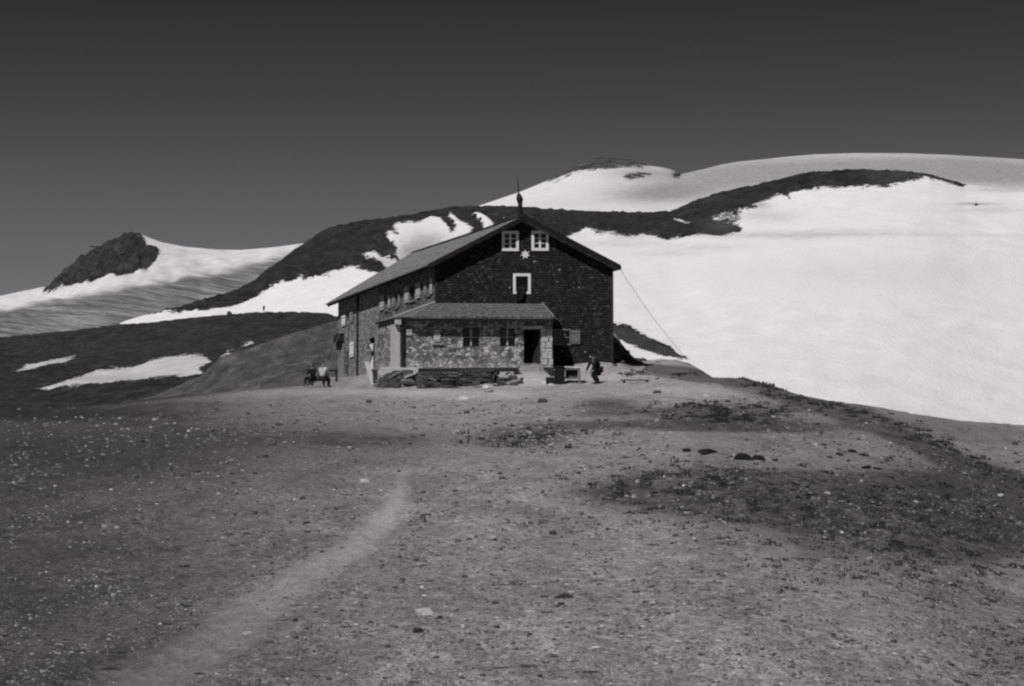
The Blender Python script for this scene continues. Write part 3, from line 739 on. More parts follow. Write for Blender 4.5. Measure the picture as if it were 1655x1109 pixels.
# roof: two slabs, ridge cap, verge boards, eaves boards, gutter
OF, OB, OS = .5, .4, .38
def roof_slab(sgn, name):
    ae = -OS if sgn < 0 else WID + OS
    n_ = Vector((0, 0, TK))
    m = MB(); f0 = H(AR, OF, ZA + TK * .3); f1 = H(ae, OF, zroof(ae) + TK * .3)
    b0 = f0 + V * (DL + OF + OB); b1 = f1 + V * (DL + OF + OB) - UP * (WARP * 1.1 if sgn < 0 else 0)
    L_ = (f1 - f0).length; D_ = (b0 - f0).length; NX = 24
    # slightly sagging, uneven slope
    rng = random.Random(3 if sgn < 0 else 4)
    G = [[None] * 13 for _ in range(NX + 1)]
    for i in range(NX + 1):
        for j in range(13):
            p = f0.lerp(b0, i / NX).lerp(f1.lerp(b1, i / NX), j / 12)
            p = p + UP * (.035 * math.sin(i / NX * math.pi) * -1 + rng.uniform(-.012, .012) * (0 < i < NX))
            G[i][j] = (p, (i / NX * D_, 10 - j / 12 * L_))
    for i in range(NX):
        for j in range(12):
            a, b, c, d = G[i][j], G[i + 1][j], G[i + 1][j + 1], G[i][j + 1]
            m.face([x[0] for x in (a, b, c, d)], [x[1] for x in (a, b, c, d)])
    low = [p - n_ for p in (f0, b0, b1, f1)]
    m.face(low)
    m.face([f0, f1, f1 - n_, f0 - n_]); m.face([b1, b0, b0 - n_, b1 - n_]); m.face([f1, b1, b1 - n_, f1 - n_])
    r_ = m.build('roof', M['roof'], hut); r_['label'] = ('left' if sgn < 0 else 'right') + ' roof slope of weathered grey shingles'
    m = MB(); w0 = .30
    m.box(f0 + PF * .005 - UP * (w0 - .02), f1 - f0, PF * .05, UP * w0); m.build('verge_board', M['fascia'], r_)
    m = MB(); m.box(b0 + PF * -.06 - UP * (w0 - .02), b1 - b0, PF * .05, UP * w0); m.build('verge_board', M['fascia'], r_)
    m = MB(); o_ = f1 - UP * (w0 - .06)
    sd = NS if sgn < 0 else -NS
    m.box(o_ + sd * .004, (b1 - f1), sd * .05, UP * (w0 - .08)); m.build('eaves_board', M['fascia'], r_)
    return r_, f0, f1, b0, b1
rl, f0, f1, b0, b1 = roof_slab(-1, 'roof'); rr, *_ = roof_slab(1, 'roof')
m = MB(); n = 20
for i in range(n):
    p, q = f0.lerp(b0, i / n) , f0.lerp(b0, (i + .97) / n); l = U * .17 - UP * .17 * SL; l2 = -U * .17 - UP * .17 * SL
    m.slab([p + UP * .03, q + UP * .03, q + l + UP * .03, p + l + UP * .03], UP * .03); m.slab([q + UP * .03, p + UP * .03, p + l2 + UP * .03, q + l2 + UP * .03], UP * .03)
m.build('ridge_cap', M['dark_wood'], hut)
m = MB(); g0 = f1 + NS * .12 - UP * .1; gd = b1 - f1
for i in range(8): m.tube(g0 + gd * i / 8, g0 + gd * (i + 1) / 8, .06, n=8)
m.build('gutter', M['metal'], hut)
# chimney pot with lightning rod behind the ridge
cb = .9; cx_ = a_of(842.3); cp = H(cx_, -.7, ZA - .1)
zt = lambda y: zat(y, cp.y)
m = MB(); cp0 = Vector((cp.x, cp.y, ZA - .3))
m.tube(cp0, Vector((cp.x, cp.y, zt(329))), .15, .13, 12); m.tube(Vector((cp.x, cp.y, zt(329))), Vector((cp.x - .03, cp.y, zt(322))), .13, .2, 12)
m.tube(Vector((cp.x - .03, cp.y, zt(322))), Vector((cp.x - .07, cp.y, zt(316))), .2, .14, 12); m.tube(Vector((cp.x - .07, cp.y, zt(316))), Vector((cp.x - .09, cp.y, zt(312.5))), .14, .07, 12)
ch = m.build('chimney', M['dark_metal'], hut)
m = MB(); m.tube(Vector((cp.x - .09, cp.y, zt(314))), Vector((cp.x - .11, cp.y, zt(302))), .035, .03, 6); m.tube(Vector((cp.x - .11, cp.y, zt(302))), Vector((cp.x - .15, cp.y, zt(284))), .03, .014, 6)
m.build('lightning_rod', M['dark_metal'], ch)

# ground-floor porch wrapped round the left corner, shingled lean-to roof
PD = 2.0
pa0 = a_of(640, PD); pa1 = a_of(893.5, PD)
PO = H(0, PD, 0)
def pp(x0, x1, y0, y1):
    a0, a1 = a_of(x0, PD), a_of(x1, PD); zz = (a0 + a1) / 2
    return (a0 - pa0, a1 - pa0, z_of(y1, zz, PD), z_of(y0, zz, PD))
zpe = z_of(516, 3, PD)                                         # top of porch wall
pw1 = pp(748, 774.5, 529.5, 560.5); pw2 = pp(808, 832.5, 530, 560); pdo = pp(846.5, 873.5, 532, 587.5); pw0 = pp(645.5, 665.5, 533, 543.5)
PORG = PO + U * pa0
wall('porch_wall', PORG, U, PF, pa1 - pa0, ZB, zpe, M['stone_wall'], [pw1, pw2, pdo, pw0], reveal=.35)
PL = 3.4
wall('porch_wall', PORG, V, NS, PL, ZB, zpe, M['stone_wall'])
wall('porch_wall', PO + U * pa1, -PF, U, PD, ZB, zpe + .5, M['stone_wall'], top=lambda s: zpe + s * .3)
wall('porch_wall', PORG + V * PL, U, V, 2.2, ZB, zpe, M['stone_wall'])
for q in (pw1, pw2): window(PORG, U, PF, *q, frame='dark_wood', sash='pale', casing=False, cols=2, rows=2, bar=.03, mull=.075, rec=.22)
o = window(PORG, U, PF, *pw0, frame='dark_wood', sash='dark_wood', casing=False, cols=1, rows=1, rec=.25)
q = pp(656, 665.5, 534, 543); shutter(PORG, U, PF, *q, 'pale', .02, label='small pale hatch')
q = pp(700.5, 711.5, 532.5, 552.5); shutter(PORG, U, PF, *q, 'pale', .02, label='closed pale hatch in the stone wall')
m = MB(); q = pp(698, 716, 555, 557.5); m.box(PORG + U * q[0] + UP * q[2] + PF * -.02, U * (q[1] - q[0]), PF * .14, UP * (q[3] - q[2])); m.build('hatch_sill', M['stone_light'], hut)
# door: dark entry behind an inward-opened leaf, pale lintel stones
q = pdo
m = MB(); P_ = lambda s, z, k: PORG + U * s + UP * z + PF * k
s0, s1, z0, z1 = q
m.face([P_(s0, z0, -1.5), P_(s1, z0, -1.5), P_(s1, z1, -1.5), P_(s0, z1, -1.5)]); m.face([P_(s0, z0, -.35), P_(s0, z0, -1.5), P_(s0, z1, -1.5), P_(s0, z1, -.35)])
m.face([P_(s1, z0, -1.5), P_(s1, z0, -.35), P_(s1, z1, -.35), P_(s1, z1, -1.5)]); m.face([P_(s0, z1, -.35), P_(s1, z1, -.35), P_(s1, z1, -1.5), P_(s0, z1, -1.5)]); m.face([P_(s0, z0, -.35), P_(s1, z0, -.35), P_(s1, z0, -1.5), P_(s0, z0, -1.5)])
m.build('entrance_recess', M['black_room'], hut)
m = MB(); e = Vector((-.55, .83, 0)).normalized(); st = P_(s1 - .04, z0 + .02, -.12)
for i in range(4): m.box(st + e * (i * .2), e * .19, Vector((e.y, -e.x, 0)) * .05, UP * (z1 - z0 - .06))
dr = m.build('door', M['dark_wood'], hut)
m = MB(); m.tube(st + e * .7 + UP * .95, st + e * .7 + UP * .95 + Vector((-.09, -.05, 0)), .02, n=6); m.build('handle', M['metal'], dr)
m = MB(); l0 = pp(844.5, 860.3, 526.5, 531.8); l1 = pp(861.3, 877.5, 526, 531.5)
for l in (l0, l1): m.box(PORG + U * l[0] + UP * l[2] - PF * .05, U * (l[1] - l[0]), PF * .17, UP * (l[3] - l[2]))
m.build('lintel', M['plaster'], hut, bevel=.03)
# pale plastered pier between door and porch corner, in uneven blocks
m = MB(); rg = random.Random(5); q = pp(875, 893.5, 531, 590); z = q[2]
while z < q[3]:
    h = rg.uniform(.2, .42); w_ = (q[1] - q[0]); c = rg.uniform(.35, .65) * w_
    for a, b in ((0, c), (c + .02, w_)):
        m.box(PORG + U * (q[0] + a + rg.uniform(0, .04)) + UP * z - PF * .03, U * (b - a - .02 - rg.uniform(0, .03)), PF * (.05 + rg.uniform(0, .04)), UP * (min(h, q[3] - z) - .025))
    z += h
m.build('door_pier', M['plaster'], hut, bevel=.015)
# white corner strip and dark downpipe
q = pp(640, 645.5, 516, 598)
m = MB(); m.box(PORG + UP * ZB - PF * .02 - U * .03, U * .24, PF * .06, UP * (zpe - ZB - .3)); m.box(PORG + UP * ZB - U * .028 , V * .9, -U * .03, UP * (zpe - ZB - .3)); m.build('corner_strip', M['pale'], hut)
m = MB(); dp = PORG + U * .34 + PF * .16
m.tube(dp + UP * (z_of(597, 0, PD)), dp + UP * (zpe - .2), .085, n=10); m.tube(dp + UP * (zpe - .2), dp + UP * (zpe + .02) + PF * .25, .085, n=10)
m.build('downpipe', M['dark_metal'], hut)
m = MB(); m.box(PORG - U * .1 + PF * .02 + UP * (zpe - .34), U * .36, PF * .3, UP * .26); m.build('rainwater_hopper', M['pale'], hut)
# lean-to roof
ov = .55; ztop = z_of(493.5, 3); zbt = z_of(512.5, 3, PD + ov)
T0 = H(-.02, 0, ztop + .1) ; T1 = H(a_of(877), 0, ztop + .1); B0 = H(a_of(664, PD + ov), PD + ov, zbt); B1 = H(a_of(896, PD + ov), PD + ov, zbt)
T2 = T0 + V * (PL + PD - .2); C0 = H(pa0 - .1, PD + .05, z_of(513.5, pa0, PD)); B2 = C0 + V * (PL + .1)
E1 = H(a_of(896, 0) + .3, 0, zbt)
def roofpart(pts, uvs, name='porch_roof'):
    m = MB(); m.face(pts, uvs); lo = [p - UP * .1 for p in pts]; m.face(lo[::-1]); n = len(pts)
    for i in range(n):
        j = (i + 1) % n; m.face([pts[j], pts[i], lo[i], lo[j]])
    return m.build(name, M['canopy'], hut)
Lf = (B1 - B0).length
# ragged eave course: the front slope is subdivided with a slightly uneven lower edge
rg = random.Random(11); m = MB(); NXc = 60
for i in range(NXc):
    t0, t1 = i / NXc, (i + 1) / NXc
    for j in range(6):
        r0, r1_ = j / 6, (j + 1) / 6; lift = .022
        A = T0.lerp(T1, t0).lerp(B0.lerp(B1, t0), r0); Bq = T0.lerp(T1, t1).lerp(B0.lerp(B1, t1), r0)
        Cq = T0.lerp(T1, t1).lerp(B0.lerp(B1, t1), r1_); Dq = T0.lerp(T1, t0).lerp(B0.lerp(B1, t0), r1_)
        e = rg.uniform(0, .03); k = rg.uniform(0, .02)
        A_, B_, C_, D_ = A + UP * .0, Bq + UP * .0, Cq + UP * (lift + k) + PF * e, Dq + UP * (lift + k) + PF * e
        m.face([A_, D_, C_, B_], [(t0 * Lf, 3 - r0 * 2.6), (t0 * Lf, 3 - r1_ * 2.6), (t1 * Lf, 3 - r1_ * 2.6), (t1 * Lf, 3 - r0 * 2.6)])
        m.face([D_, C_, Cq - UP * .03, Dq - UP * .03])
lo = [p - UP * .09 for p in (T0, T1, B1, B0)]; m.face(lo); m.face([B0, B1, B1 - UP * .09, B0 - UP * .09])
pr = m.build('porch_roof', M['canopy'], hut)
roofpart([T1, B1, E1], [(0, 2.5), (0, 0), (2.5, 0)]); roofpart([T0, T2, B2, C0], [(0, 2.5), (8, 2.5), (8, 0), (0, 0)]); roofpart([T0, C0, B0 + UP * .012], [(0, 2.5), (0, 0), (1, 0)])
m = MB(); m.box(B0 - UP * .24 - PF * .06, B1 - B0, PF * .05, UP * .2); m.box(C0 - UP * .12, B2 - C0, NS * .04, UP * .1); m.box(C0 - UP * .13, B0 - C0, -V * .04, UP * .11); m.box(B1 - UP * .24, E1 - B1, -U * .05, UP * .2)
m.build('fascia', M['fascia'], pr)
m = MB(); m.face([B0 - UP * .25, B1 - UP * .25, H(pa1, PD, zpe - .01), H(a_of(664, PD), PD, zpe - .01)]); 
for i in range(14):
    p = B0.lerp(B1, (i + .5) / 14) - UP * .2; m.box(p - PF * ov, U * .1, PF * (ov - .05), UP * .14)
m.build('rafter_end', M['dark_wood'], pr)
m = MB(); m.tube(T0 + UP * .05, C0 + UP * .04, .06, n=6); m.build('hip_cap', M['pale'], pr)
m = MB(); m.tube(T1 + UP * .03, B1 + UP * .03, .05, n=6); m.build('hip_cap', M['old_wood'], pr)
# pale base course and steps
m = MB(); q = pp(612, 680, 590, 598)
za = z_of(594.5, -1, PD + .9); m.box(H(pa0 - .9, PD + 1.0, za - .5), U * (a_of(678, PD) - pa0 + .9), -PF * 1.02, UP * .5)
m.box(H(pa0 - .9, PD + .02, za - .6), U * .88, V * 2.6, UP * .5)
m.build('base_slab', M['plaster'], hut, bevel=.04)
m = MB(); rg = random.Random(2)
for i in range(3):
    z = z_of(590.5 + i * 4.8, 4, PD + .4 + i * .4)
    x = a_of(842 - i * 1.5, PD + .4)
    while x < a_of(884 + i * 1.5, PD + .4):
        ww = rg.uniform(.35, .7); m.box(H(x, PD + .45 + i * .42, z - .6), U * ww, -PF * .55, UP * (.6 - rg.uniform(0, .03))); x += ww + .015
m.build('entrance_steps', M['stone_light'], hut, bevel=.025)
# stove pipe / post and box on the far end of the side wall
m = MB(); q = ph(551.5, 555.5, 556, 600, .3); pth = G0 + NS * .3 + V * q[0]
m.tube(pth + UP * (q[2] - .2), pth + UP * q[3], .11, n=8); m.build('drain_pipe', M['old_wood'], hut)
m = MB(); q = ph(545, 555, 540, 553, .02); m.box(G0 + V * q[0] + UP * q[2], V * (q[1] - q[0]), NS * .32, UP * (q[3] - q[2]))
c0 = G0 + V * ((q[0] + q[1]) / 2) + NS * .22 + UP * q[2]; m.tube(c0, c0 - UP * .5 + NS * .02, .16, .05, 6); m.build('wall_box', M['dark_wood'], hut)

# bedding hanging out of the open window
m = MB(); n = 9; rows = 11; rg = random.Random(8)
a0, a1 = a_of(834), a_of(850); zt_ = z_of(468, a0); 
Gd = []
for j in range(rows):
    t = j / (rows - 1); row = []
    for i in range(n):
        s = i / (n - 1); wv = .05 * math.sin(s * 9 + t * 2) + .02 * math.sin(s * 23)
        aa = a0 + (a1 - a0) * (s * (1 - .15 * t) + .06 * t); z = zt_ + .12 - 1.0 * max(0, t - .12) * (1 - .35 * s * t) - (0 if t > .12 else 0)
        dd_ = .1 + .03 * wv + (.02 if t > .12 else -.25 * (1 - t / .12)) + wv
        row.append(H(aa, dd_ + .03, z - .9 * 0))
    Gd.append(row)
for j in range(rows - 1):
    for i in range(n - 1): m.face([Gd[j][i], Gd[j + 1][i], Gd[j + 1][i + 1], Gd[j][i + 1]])
bl = m.build('blanket', M['cloth_dark'], None, smooth=True)
md = bl.modifiers.new('thickness', 'SOLIDIFY'); md.thickness = .05
tag(bl, 'dark blanket hung over the sill of the open gable window', 'blanket')
#PROPS
# ------------------------------------------------------------------ stones
def rock_mesh(seed, flat=.5, sub=2, jag=.28):
    rg = random.Random(seed); bm = bmesh.new(); bmesh.ops.create_icosphere(bm, subdivisions=sub, radius=1)
    sx_, sy_ = rg.uniform(.8, 1.25), rg.uniform(.6, 1.0)
    for v in bm.verts:
        d = v.co.normalized(); k = 1 + jag * noise.noise(d * 1.3 + Vector((seed * 3.1, 0, 0))) + jag * .5 * noise.noise(d * 3 + Vector((0, seed, 0)))
        v.co = Vector((d.x * sx_ * k, d.y * sy_ * k, max(-.35, min(.75, d.z * k * 1.15)) * flat * 1.4))
    for i in range(4):
        n_ = Vector((rg.uniform(-1, 1), rg.uniform(-1, 1), rg.uniform(.1, 1))).normalized(); c = rg.uniform(.55, .8)
        for v in bm.verts:
            q = v.co.dot(n_) - c * Vector((n_.x, n_.y, n_.z * flat)).length
            if q > 0: v.co -= n_ * q * .85
    me = bpy.data.meshes.new('stone'); bm.to_mesh(me); bm.free(); return me
RM = {}
for kind in ('stone_black', 'stone_mid', 'stone_dark', 'stone_pale', 'stone_light'):
    RM[kind] = []
    for s_ in range(6):
        me = rock_mesh(s_ * 7 + len(kind) + (3 if kind == 'stone_black' else 0), flat=random.uniform(.3, .6)); me.materials.append(M[kind]); RM[kind].append(me)
RGR = random.Random(21)
SLAB = {'stone_mid': 'mid grey stone lying on the gravel slope', 'stone_dark': 'dark flat stone lying on the gravel slope', 'stone_pale': 'small white stone lying on the gravel slope', 'stone_light': 'light grey stone lying on the gravel slope'}
SGR = {'stone_mid': 'grey stones strewn over the slope', 'stone_dark': 'dark stones strewn over the slope', 'stone_pale': 'white stones strewn over the slope', 'stone_light': 'light grey stones strewn over the slope'}
def put_stone(p, r, kind, label=None, group=None, sink=.15, tall=1.0, wide=1.0, name='stone', cat='stone'):
    o = bpy.data.objects.new(name, RGR.choice(RM[kind])); COL.objects.link(o)
    o.location = p + UP * (r * .12 - r * sink); o.scale = (r * wide, r * RGR.uniform(.75, 1), r * tall)
    o.rotation_euler = (RGR.uniform(-.2, .2), RGR.uniform(-.2, .2), RGR.uniform(-.7, .7))
    tag(o, label or SLAB[kind], cat, group if (label or group) else SGR[kind]); return o
# stones one can pick out (photo column, row, width in photo pixels, kind, label)
KEY = [
 (843, 1052, 15, 'stone_light', 'rounded light boulder near the bottom edge with a black shadow at its foot'),
 (784, 1046, 13, 'stone_pale', 'round white stone beside the light boulder in the near foreground'),
 (690, 994, 32, 'stone_pale', 'largest flat white stone in the near foreground'),
 (709, 997, 12, 'stone_pale', 'small white stone touching the right end of the largest flat white stone'),
 (403, 1026, 20, 'stone_pale', 'flat white stone right of the footpath, in a scatter of small stones'),
 (910, 966, 34, 'stone_dark', 'long black flat stone alone on the gravel below the middle'),
 (670, 1104, 20, 'stone_mid', 'grey wedge of stone at the very bottom edge'),
 (748, 1096, 12, 'stone_dark', 'small dark angular stone at the bottom edge'),
 (678, 1022, 18, 'stone_dark', 'dark flat stone just below the largest flat white stone'),
 (590, 779, 16, 'stone_pale', 'flat white stone left of the footpath bend'),
 (1337, 798, 9, 'stone_pale', 'single bright white stone on the dark grass to the right'),
 (1142, 641, 10, 'stone_pale', 'white stone above the dark grass patch, right of the hut'),
 (1145, 731, 30, 'stone_dark', 'black slab of rock, leftmost in the row on the right slope'),
 (1140, 736, 20, 'stone_mid', 'grey slab leaning under the leftmost black slab of the row'),
 (1200, 742, 34, 'stone_dark', 'longest black slab in the row of rocks on the right slope'),
 (1226, 743, 26, 'stone_dark', 'black slab touching the right end of the longest black slab'),
 (1252, 745, 11, 'stone_dark', 'short black rock ending the row of slabs'),
 (1110, 729, 15, 'stone_mid', 'grey flat rock left of the row of black slabs'),
 (1356, 736, 14, 'stone_dark', 'leftmost black rock in the upper cluster on the right slope'),
 (1378, 731, 20, 'stone_dark', 'tallest black rock in the upper cluster on the right slope'),
 (1394, 737, 18, 'stone_dark', 'rightmost black rock in the upper cluster on the right slope'),
 (1340, 740, 10, 'stone_pale', 'white stone beside the upper cluster of black rocks'),
 (1400, 757, 18, 'stone_dark', 'left one of two black slabs below the upper cluster'),
 (1418, 759, 16, 'stone_dark', 'right one of two black slabs below the upper cluster'),
 (1615, 802, 12, 'stone_pale', 'white stone near the right edge below the ridge line'),
 (749, 646, 17, 'stone_pale', 'flat white slab on the gravel below the dark terrace'),
 (748, 799, 0, 'stone_mid', ''),
 (498, 846, 14, 'stone_dark', 'dark stone above the footpath, left of its bend'),
 (303, 916, 16, 'stone_dark', 'dark flat stone on the left of the slope above the scattered slabs'),
 (349, 875, 9, 'stone_dark', 'small black stone left of the path at mid height'),
 (120, 1098, 22, 'stone_dark', 'dark slab in the lower left corner of the slope'),
 (322, 1090, 16, 'stone_dark', 'dark slab left of the path near the bottom edge'),
 (1232, 898, 0, 'stone_mid', ''),
]
for px, py, wpx, kind, lab in KEY:
    if not wpx: continue
    p = hit(px, py)
    if p is None: continue
    r = wpx / F * p.y / 2
    tall = .62 if kind != 'stone_light' else 1.5
    if 'white' in lab: tall = 1.1; r *= 1.15
    if 'boulder' in lab or 'round white' in lab: tall = 1.9
    if 'tallest' in lab: tall = 1.3
    if 'black' in lab and px > 1000: kind = 'stone_black'; tall = .85; r *= 1.12
    put_stone(p, r * 1.05, kind, lab, tall=tall, cat='stone', sink=.05)
# anonymous strewn stones
cnt = 0
while cnt < 128:
    px = RGR.uniform(30, 1680); py = 670 + 440 * RGR.random() ** .75
    pd = min(math.hypot(px - q[0], (py - q[1])) for q in [(PATH[i][0] + (PATH[i + 1][0] - PATH[i][0]) * t / 4, PATH[i][1] + (PATH[i + 1][1] - PATH[i][1]) * t / 4) for i in range(len(PATH) - 1) for t in range(4)])
    if pd < 34: continue
    p = hit(px, py)
    if p is None: continue
    kk = RGR.random(); kind = 'stone_dark' if kk < .5 else 'stone_mid' if kk < .78 else 'stone_light' if kk < .93 else 'stone_pale'
    wpx = RGR.uniform(7, 11) * (1 + RGR.random() ** 5 * 1.2) * (1 if py > 850 else .75)
    if kind == 'stone_pale': wpx *= .6
    put_stone(p, wpx / F * p.y / 2, kind, tall=RGR.uniform(.5, .9), sink=.22); cnt += 1
# loose gravel: thousands of chips, nobody could count them
def chips(name, n, sizes, kind, label, region, cat='gravel', ymin=655):
    rg = random.Random(len(name) * 13 + n); vs, fs = [], []
    base = [(1, 0, 0), (.3, .8, 0), (-.8, .5, 0), (-.9, -.4, 0), (0, -.85, 0), (.8, -.5, 0)]
    k = 0
    while k < n:
        px, py = region(rg)
        p = hit_fast(px, py)
        if p is None: continue
        r = rg.uniform(*sizes) * (1 + rg.random() ** 6 * 1.5) / F * p.y / 2; a = rg.uniform(-.6, .6); h = r * rg.uniform(.35, .8); c, s = math.cos(a), math.sin(a); i0 = len(vs)
        jit = [rg.uniform(.75, 1.25) for _ in range(6)]
        for (x, y, z), q in zip(base, jit):
            x, y = x * q * r, y * q * r * .8; vs.append((p.x + x * c - y * s, p.y + x * s + y * c, p.z - .25 * r))
        for (x, y, z), q in zip(base, jit):
            x, y = x * q * r * .72, y * q * r * .55; vs.append((p.x + x * c - y * s, p.y + x * s + y * c, p.z + h * rg.uniform(.75, 1.1)))
        for i in range(6): fs.append((i0 + i, i0 + (i + 1) % 6, i0 + 6 + (i + 1) % 6, i0 + 6 + i))
        fs.append(tuple(range(i0 + 6, i0 + 12))); k += 1
    me = bpy.data.meshes.new(name); me.from_pydata(vs, [], fs); o = link_mesh(name, me, M[kind]); tag(o, label, cat, kind='stuff'); return o
# fast ground lookup: per-column monotone table
_tab = {}
def hit_fast(px, py):
    kx = int(round(px / 12.0)) * 12
    if kx not in _tab:
        L = []
        for Y in np.geomspace(8, 135, 140):
            L.append((proj((0 + (kx - CX) / F * Y, Y, gz(kx, Y)))[1], Y))
        # keep the visible part only
        out_, best = [], 1e9
        for y_, Y in L:
            if y_ < best: out_.append((y_, Y)); best = y_
        _tab[kx] = (np.array([o[0] for o in out_][::-1]), np.array([o[1] for o in out_][::-1]))
    a, b_ = _tab[kx]
    if py < a[0]: return None
    Y = float(np.interp(py, a, b_)); return Vector(((px - CX) / F * Y, Y, gz(px, Y)))
def offpath(px, py):
    return min(math.hypot(px - q[0], (py - q[1])) for q in PATH)
def reg_all(rg):
    while True:
        px = rg.uniform(-40, 1700); py = 640 + 480 * rg.random() ** .8
        if noise.noise(Vector((px / 120, py / 40, 1))) + rg.uniform(-.4, .6) < 0: continue
        # keep the worn path clear
        t = float(np.interp(py, [q[1] for q in PATH], [q[0] for q in PATH])); 
        if py > 745 and abs(px - t) < np.interp(py, [745, 1109], [22, 60]) and rg.random() < .93: continue
        return px, py
def reg_top(rg):
    if rg.random() < .5: return rg.gauss(850, 45), rg.gauss(710, 12)
    if rg.random() < .5: return rg.uniform(900, 1250), rg.gauss(780, 22)
    return (rg.uniform(60, 820), rg.gauss(675, 28)) if rg.random() < .75 else (rg.gauss(1100, 70), rg.gauss(630, 7))
chips('gravel_dark', 3600, (1.6, 6.5), 'stone_dark', 'dark chips of rock scattered through the gravel', reg_all)
chips('grit', 15000, (.9, 2.6), 'stone_grit', 'fine dark and grey grit lying all over the slope', reg_all)
chips('grit_light', 6000, (.9, 2.4), 'stone_light', 'fine light grit lying all over the slope', reg_all)
chips('gravel_grey', 8500, (1.4, 6.5), 'stone_mid', 'mid grey chips of rock scattered through the gravel', reg_all)
chips('gravel_light', 2600, (1.8, 5.0), 'stone_light', 'light grey chips of rock scattered through the gravel', reg_all)
chips('gravel_white', 480, (1.5, 4.0), 'stone_pale', 'tiny white pebbles scattered over the gravel', reg_all)
chips('pebbles_white', 430, (1.6, 4.8), 'stone_light', 'pale pebbles gathered on the dark turf patches', reg_top)

# ------------------------------------------------------------------ turf tufts
def tufts(name, n, region, label):
    rg = random.Random(n); vs, fs = [], []
    k = 0
    while k < n:
        px, py = region(rg); p = hit_fast(px, py)
        if p is None: continue
        sz = rg.uniform(3, 9) / F * p.y
        for b_ in range(7):
            a = rg.uniform(0, 6.28); rr_ = rg.uniform(0, sz * .9); x = p.x + math.cos(a) * rr_ * 1.3; y = p.y + math.sin(a) * rr_; h = sz * rg.uniform(.25, .6); w_ = sz * rg.uniform(.12, .3)
            i0 = len(vs); lx, ly = rg.uniform(-.4, .4) * h, rg.uniform(-.4, .4) * h
            vs += [(x - w_, y, p.z - .02), (x + w_, y + w_ * .4, p.z - .02), (x + lx, y + ly, p.z + h)]; fs.append((i0, i0 + 1, i0 + 2))
        k += 1
    me = bpy.data.meshes.new(name); me.from_pydata(vs, [], fs); o = link_mesh(name, me, M['turf']); tag(o, label, 'grass', kind='stuff')
k = NT('turf'); n1 = k.noise(k.mapping(), 3, 4, .7); k.color(k.ramp(n1, [(.3, .02), (.7, .055)])); M['turf'] = k.m
def reg_g(rg):
    while True:
        r_ = rg.random()
        if r_ < .22: x, y = rg.gauss(1440, 130), rg.gauss(905, 42)
        elif r_ < .45: x, y = rg.gauss(1300, 190), rg.gauss(815, 28)
        elif r_ < .6: x, y = rg.gauss(1110, 80), rg.gauss(785, 20)
        elif r_ < .7: x, y = rg.gauss(1175, 50), rg.gauss(668, 9)
        elif r_ < .8: t = rg.random(); x, y = 1200 + t * 480, 620 + t * t * 90 + t * 90 + rg.gauss(0, 8)
        elif r_ < .86: x, y = rg.gauss(1630, 40), rg.gauss(1060, 35)
        elif r_ < .93: x, y = rg.gauss(1560, 80), rg.gauss(870, 50)
        elif r_ < .96: x, y = rg.gauss(1090, 45), rg.gauss(601, 5)
        else: x, y = rg.gauss(850, 50), rg.gauss(710, 12)
        if x < 1720 and y > 590 and noise.noise(Vector((x / 28, y / 11, 5))) > rg.uniform(-.25, .35): return x, y
tufts('alpine_grass', 4600, reg_g, 'low dark tufts of alpine turf on the right of the slope')

# ------------------------------------------------------------------ terrace of dark stones in front of the porch
rg = random.Random(31)
def block_wall(name, pts, h, mat, label, cat, course=.22):
    """dry stone wall along ground points"""
    m = MB(); acc = 0
    for (p, q) in zip(pts[:-1], pts[1:]):
        p, q = Vector(p), Vector(q); d = (q - p); L_ = d.length; d.normalize(); nrm = Vector((d.y, -d.x, 0))
        z = 0; row = 0
        while z < h:
            hh = course * rg.uniform(.8, 1.2); s = -rg.uniform(0, .3)
            while s < L_:
                ww = rg.uniform(.2, .6); s1 = min(s + ww, L_); s0 = max(s, 0)
                if s1 > s0 + .06:
                    b_ = p + d * (s0 + .01) + UP * (z) + nrm * rg.uniform(-.1, .12)
                    m.box(b_ + UP * (q.z - p.z) * (s0 / L_), d * (s1 - s0 - .02), -nrm * .4, UP * (hh - rg.uniform(.01, .05)))
                s += ww
            z += hh
    o = m.build(name, mat, None, bevel=.025); tag(o, label, cat); return o
def gp3(px, Y, dz=0): x = (px - CX) / F * Y; return Vector((x, Y, gz(px, Y) + dz))
tw = block_wall('retaining_wall', [at(672, 626, 131.9), at(740, 626, 131.7), at(796, 625, 132.0), at(806, 621, 132.6)], .82, M['stone_dark'], 'low dark dry stone wall holding the terrace before the porch', 'retaining wall')
# coursed cap of turf-dark beams on the terrace edge
def plank(name, a, b, w_, t, mat, label, cat, group=None, roll=0):
    a, b = Vector(a), Vector(b); d = (b - a); L_ = d.length; dn = d.normalized(); s_ = dn.cross(UP).normalized(); n_ = s_.cross(dn)
    m = MB(); m.box(a - s_ * w_ / 2, d, s_ * w_, n_ * t); o = m.build(name, M[mat], None, bevel=.01); tag(o, label, cat, group); return o
def pt(px, py, Y): return at(px, py, Y)
plank('beam', pt(676, 601.5, 132.3), pt(838, 600.5, 132.6), .35, .2, 'dark_wood', 'long black beam laid along the terrace edge under the porch windows', 'beam')
plank('plank', pt(606, 624, 131.5), pt(648, 602, 132.2), .3, .07, 'old_wood', 'grey plank sloping up over the rubble below the porch corner', 'plank')
plank('plank', pt(676, 607, 132.0), pt(706, 616, 131.4), .16, .06, 'old_wood', 'thin weathered plank lying on the dark rubble, second left of the tub', 'plank')
plank('plank', pt(655, 611, 131.8), pt(676, 603, 132.3), .2, .06, 'pale', 'short pale plank propped on the rubble under the downpipe', 'plank')
plank('post', pt(592.5, 590, 137.5), pt(603.5, 627, 131.8), .24, .2, 'pale', 'pale leaning post below the dark side doorway', 'post')
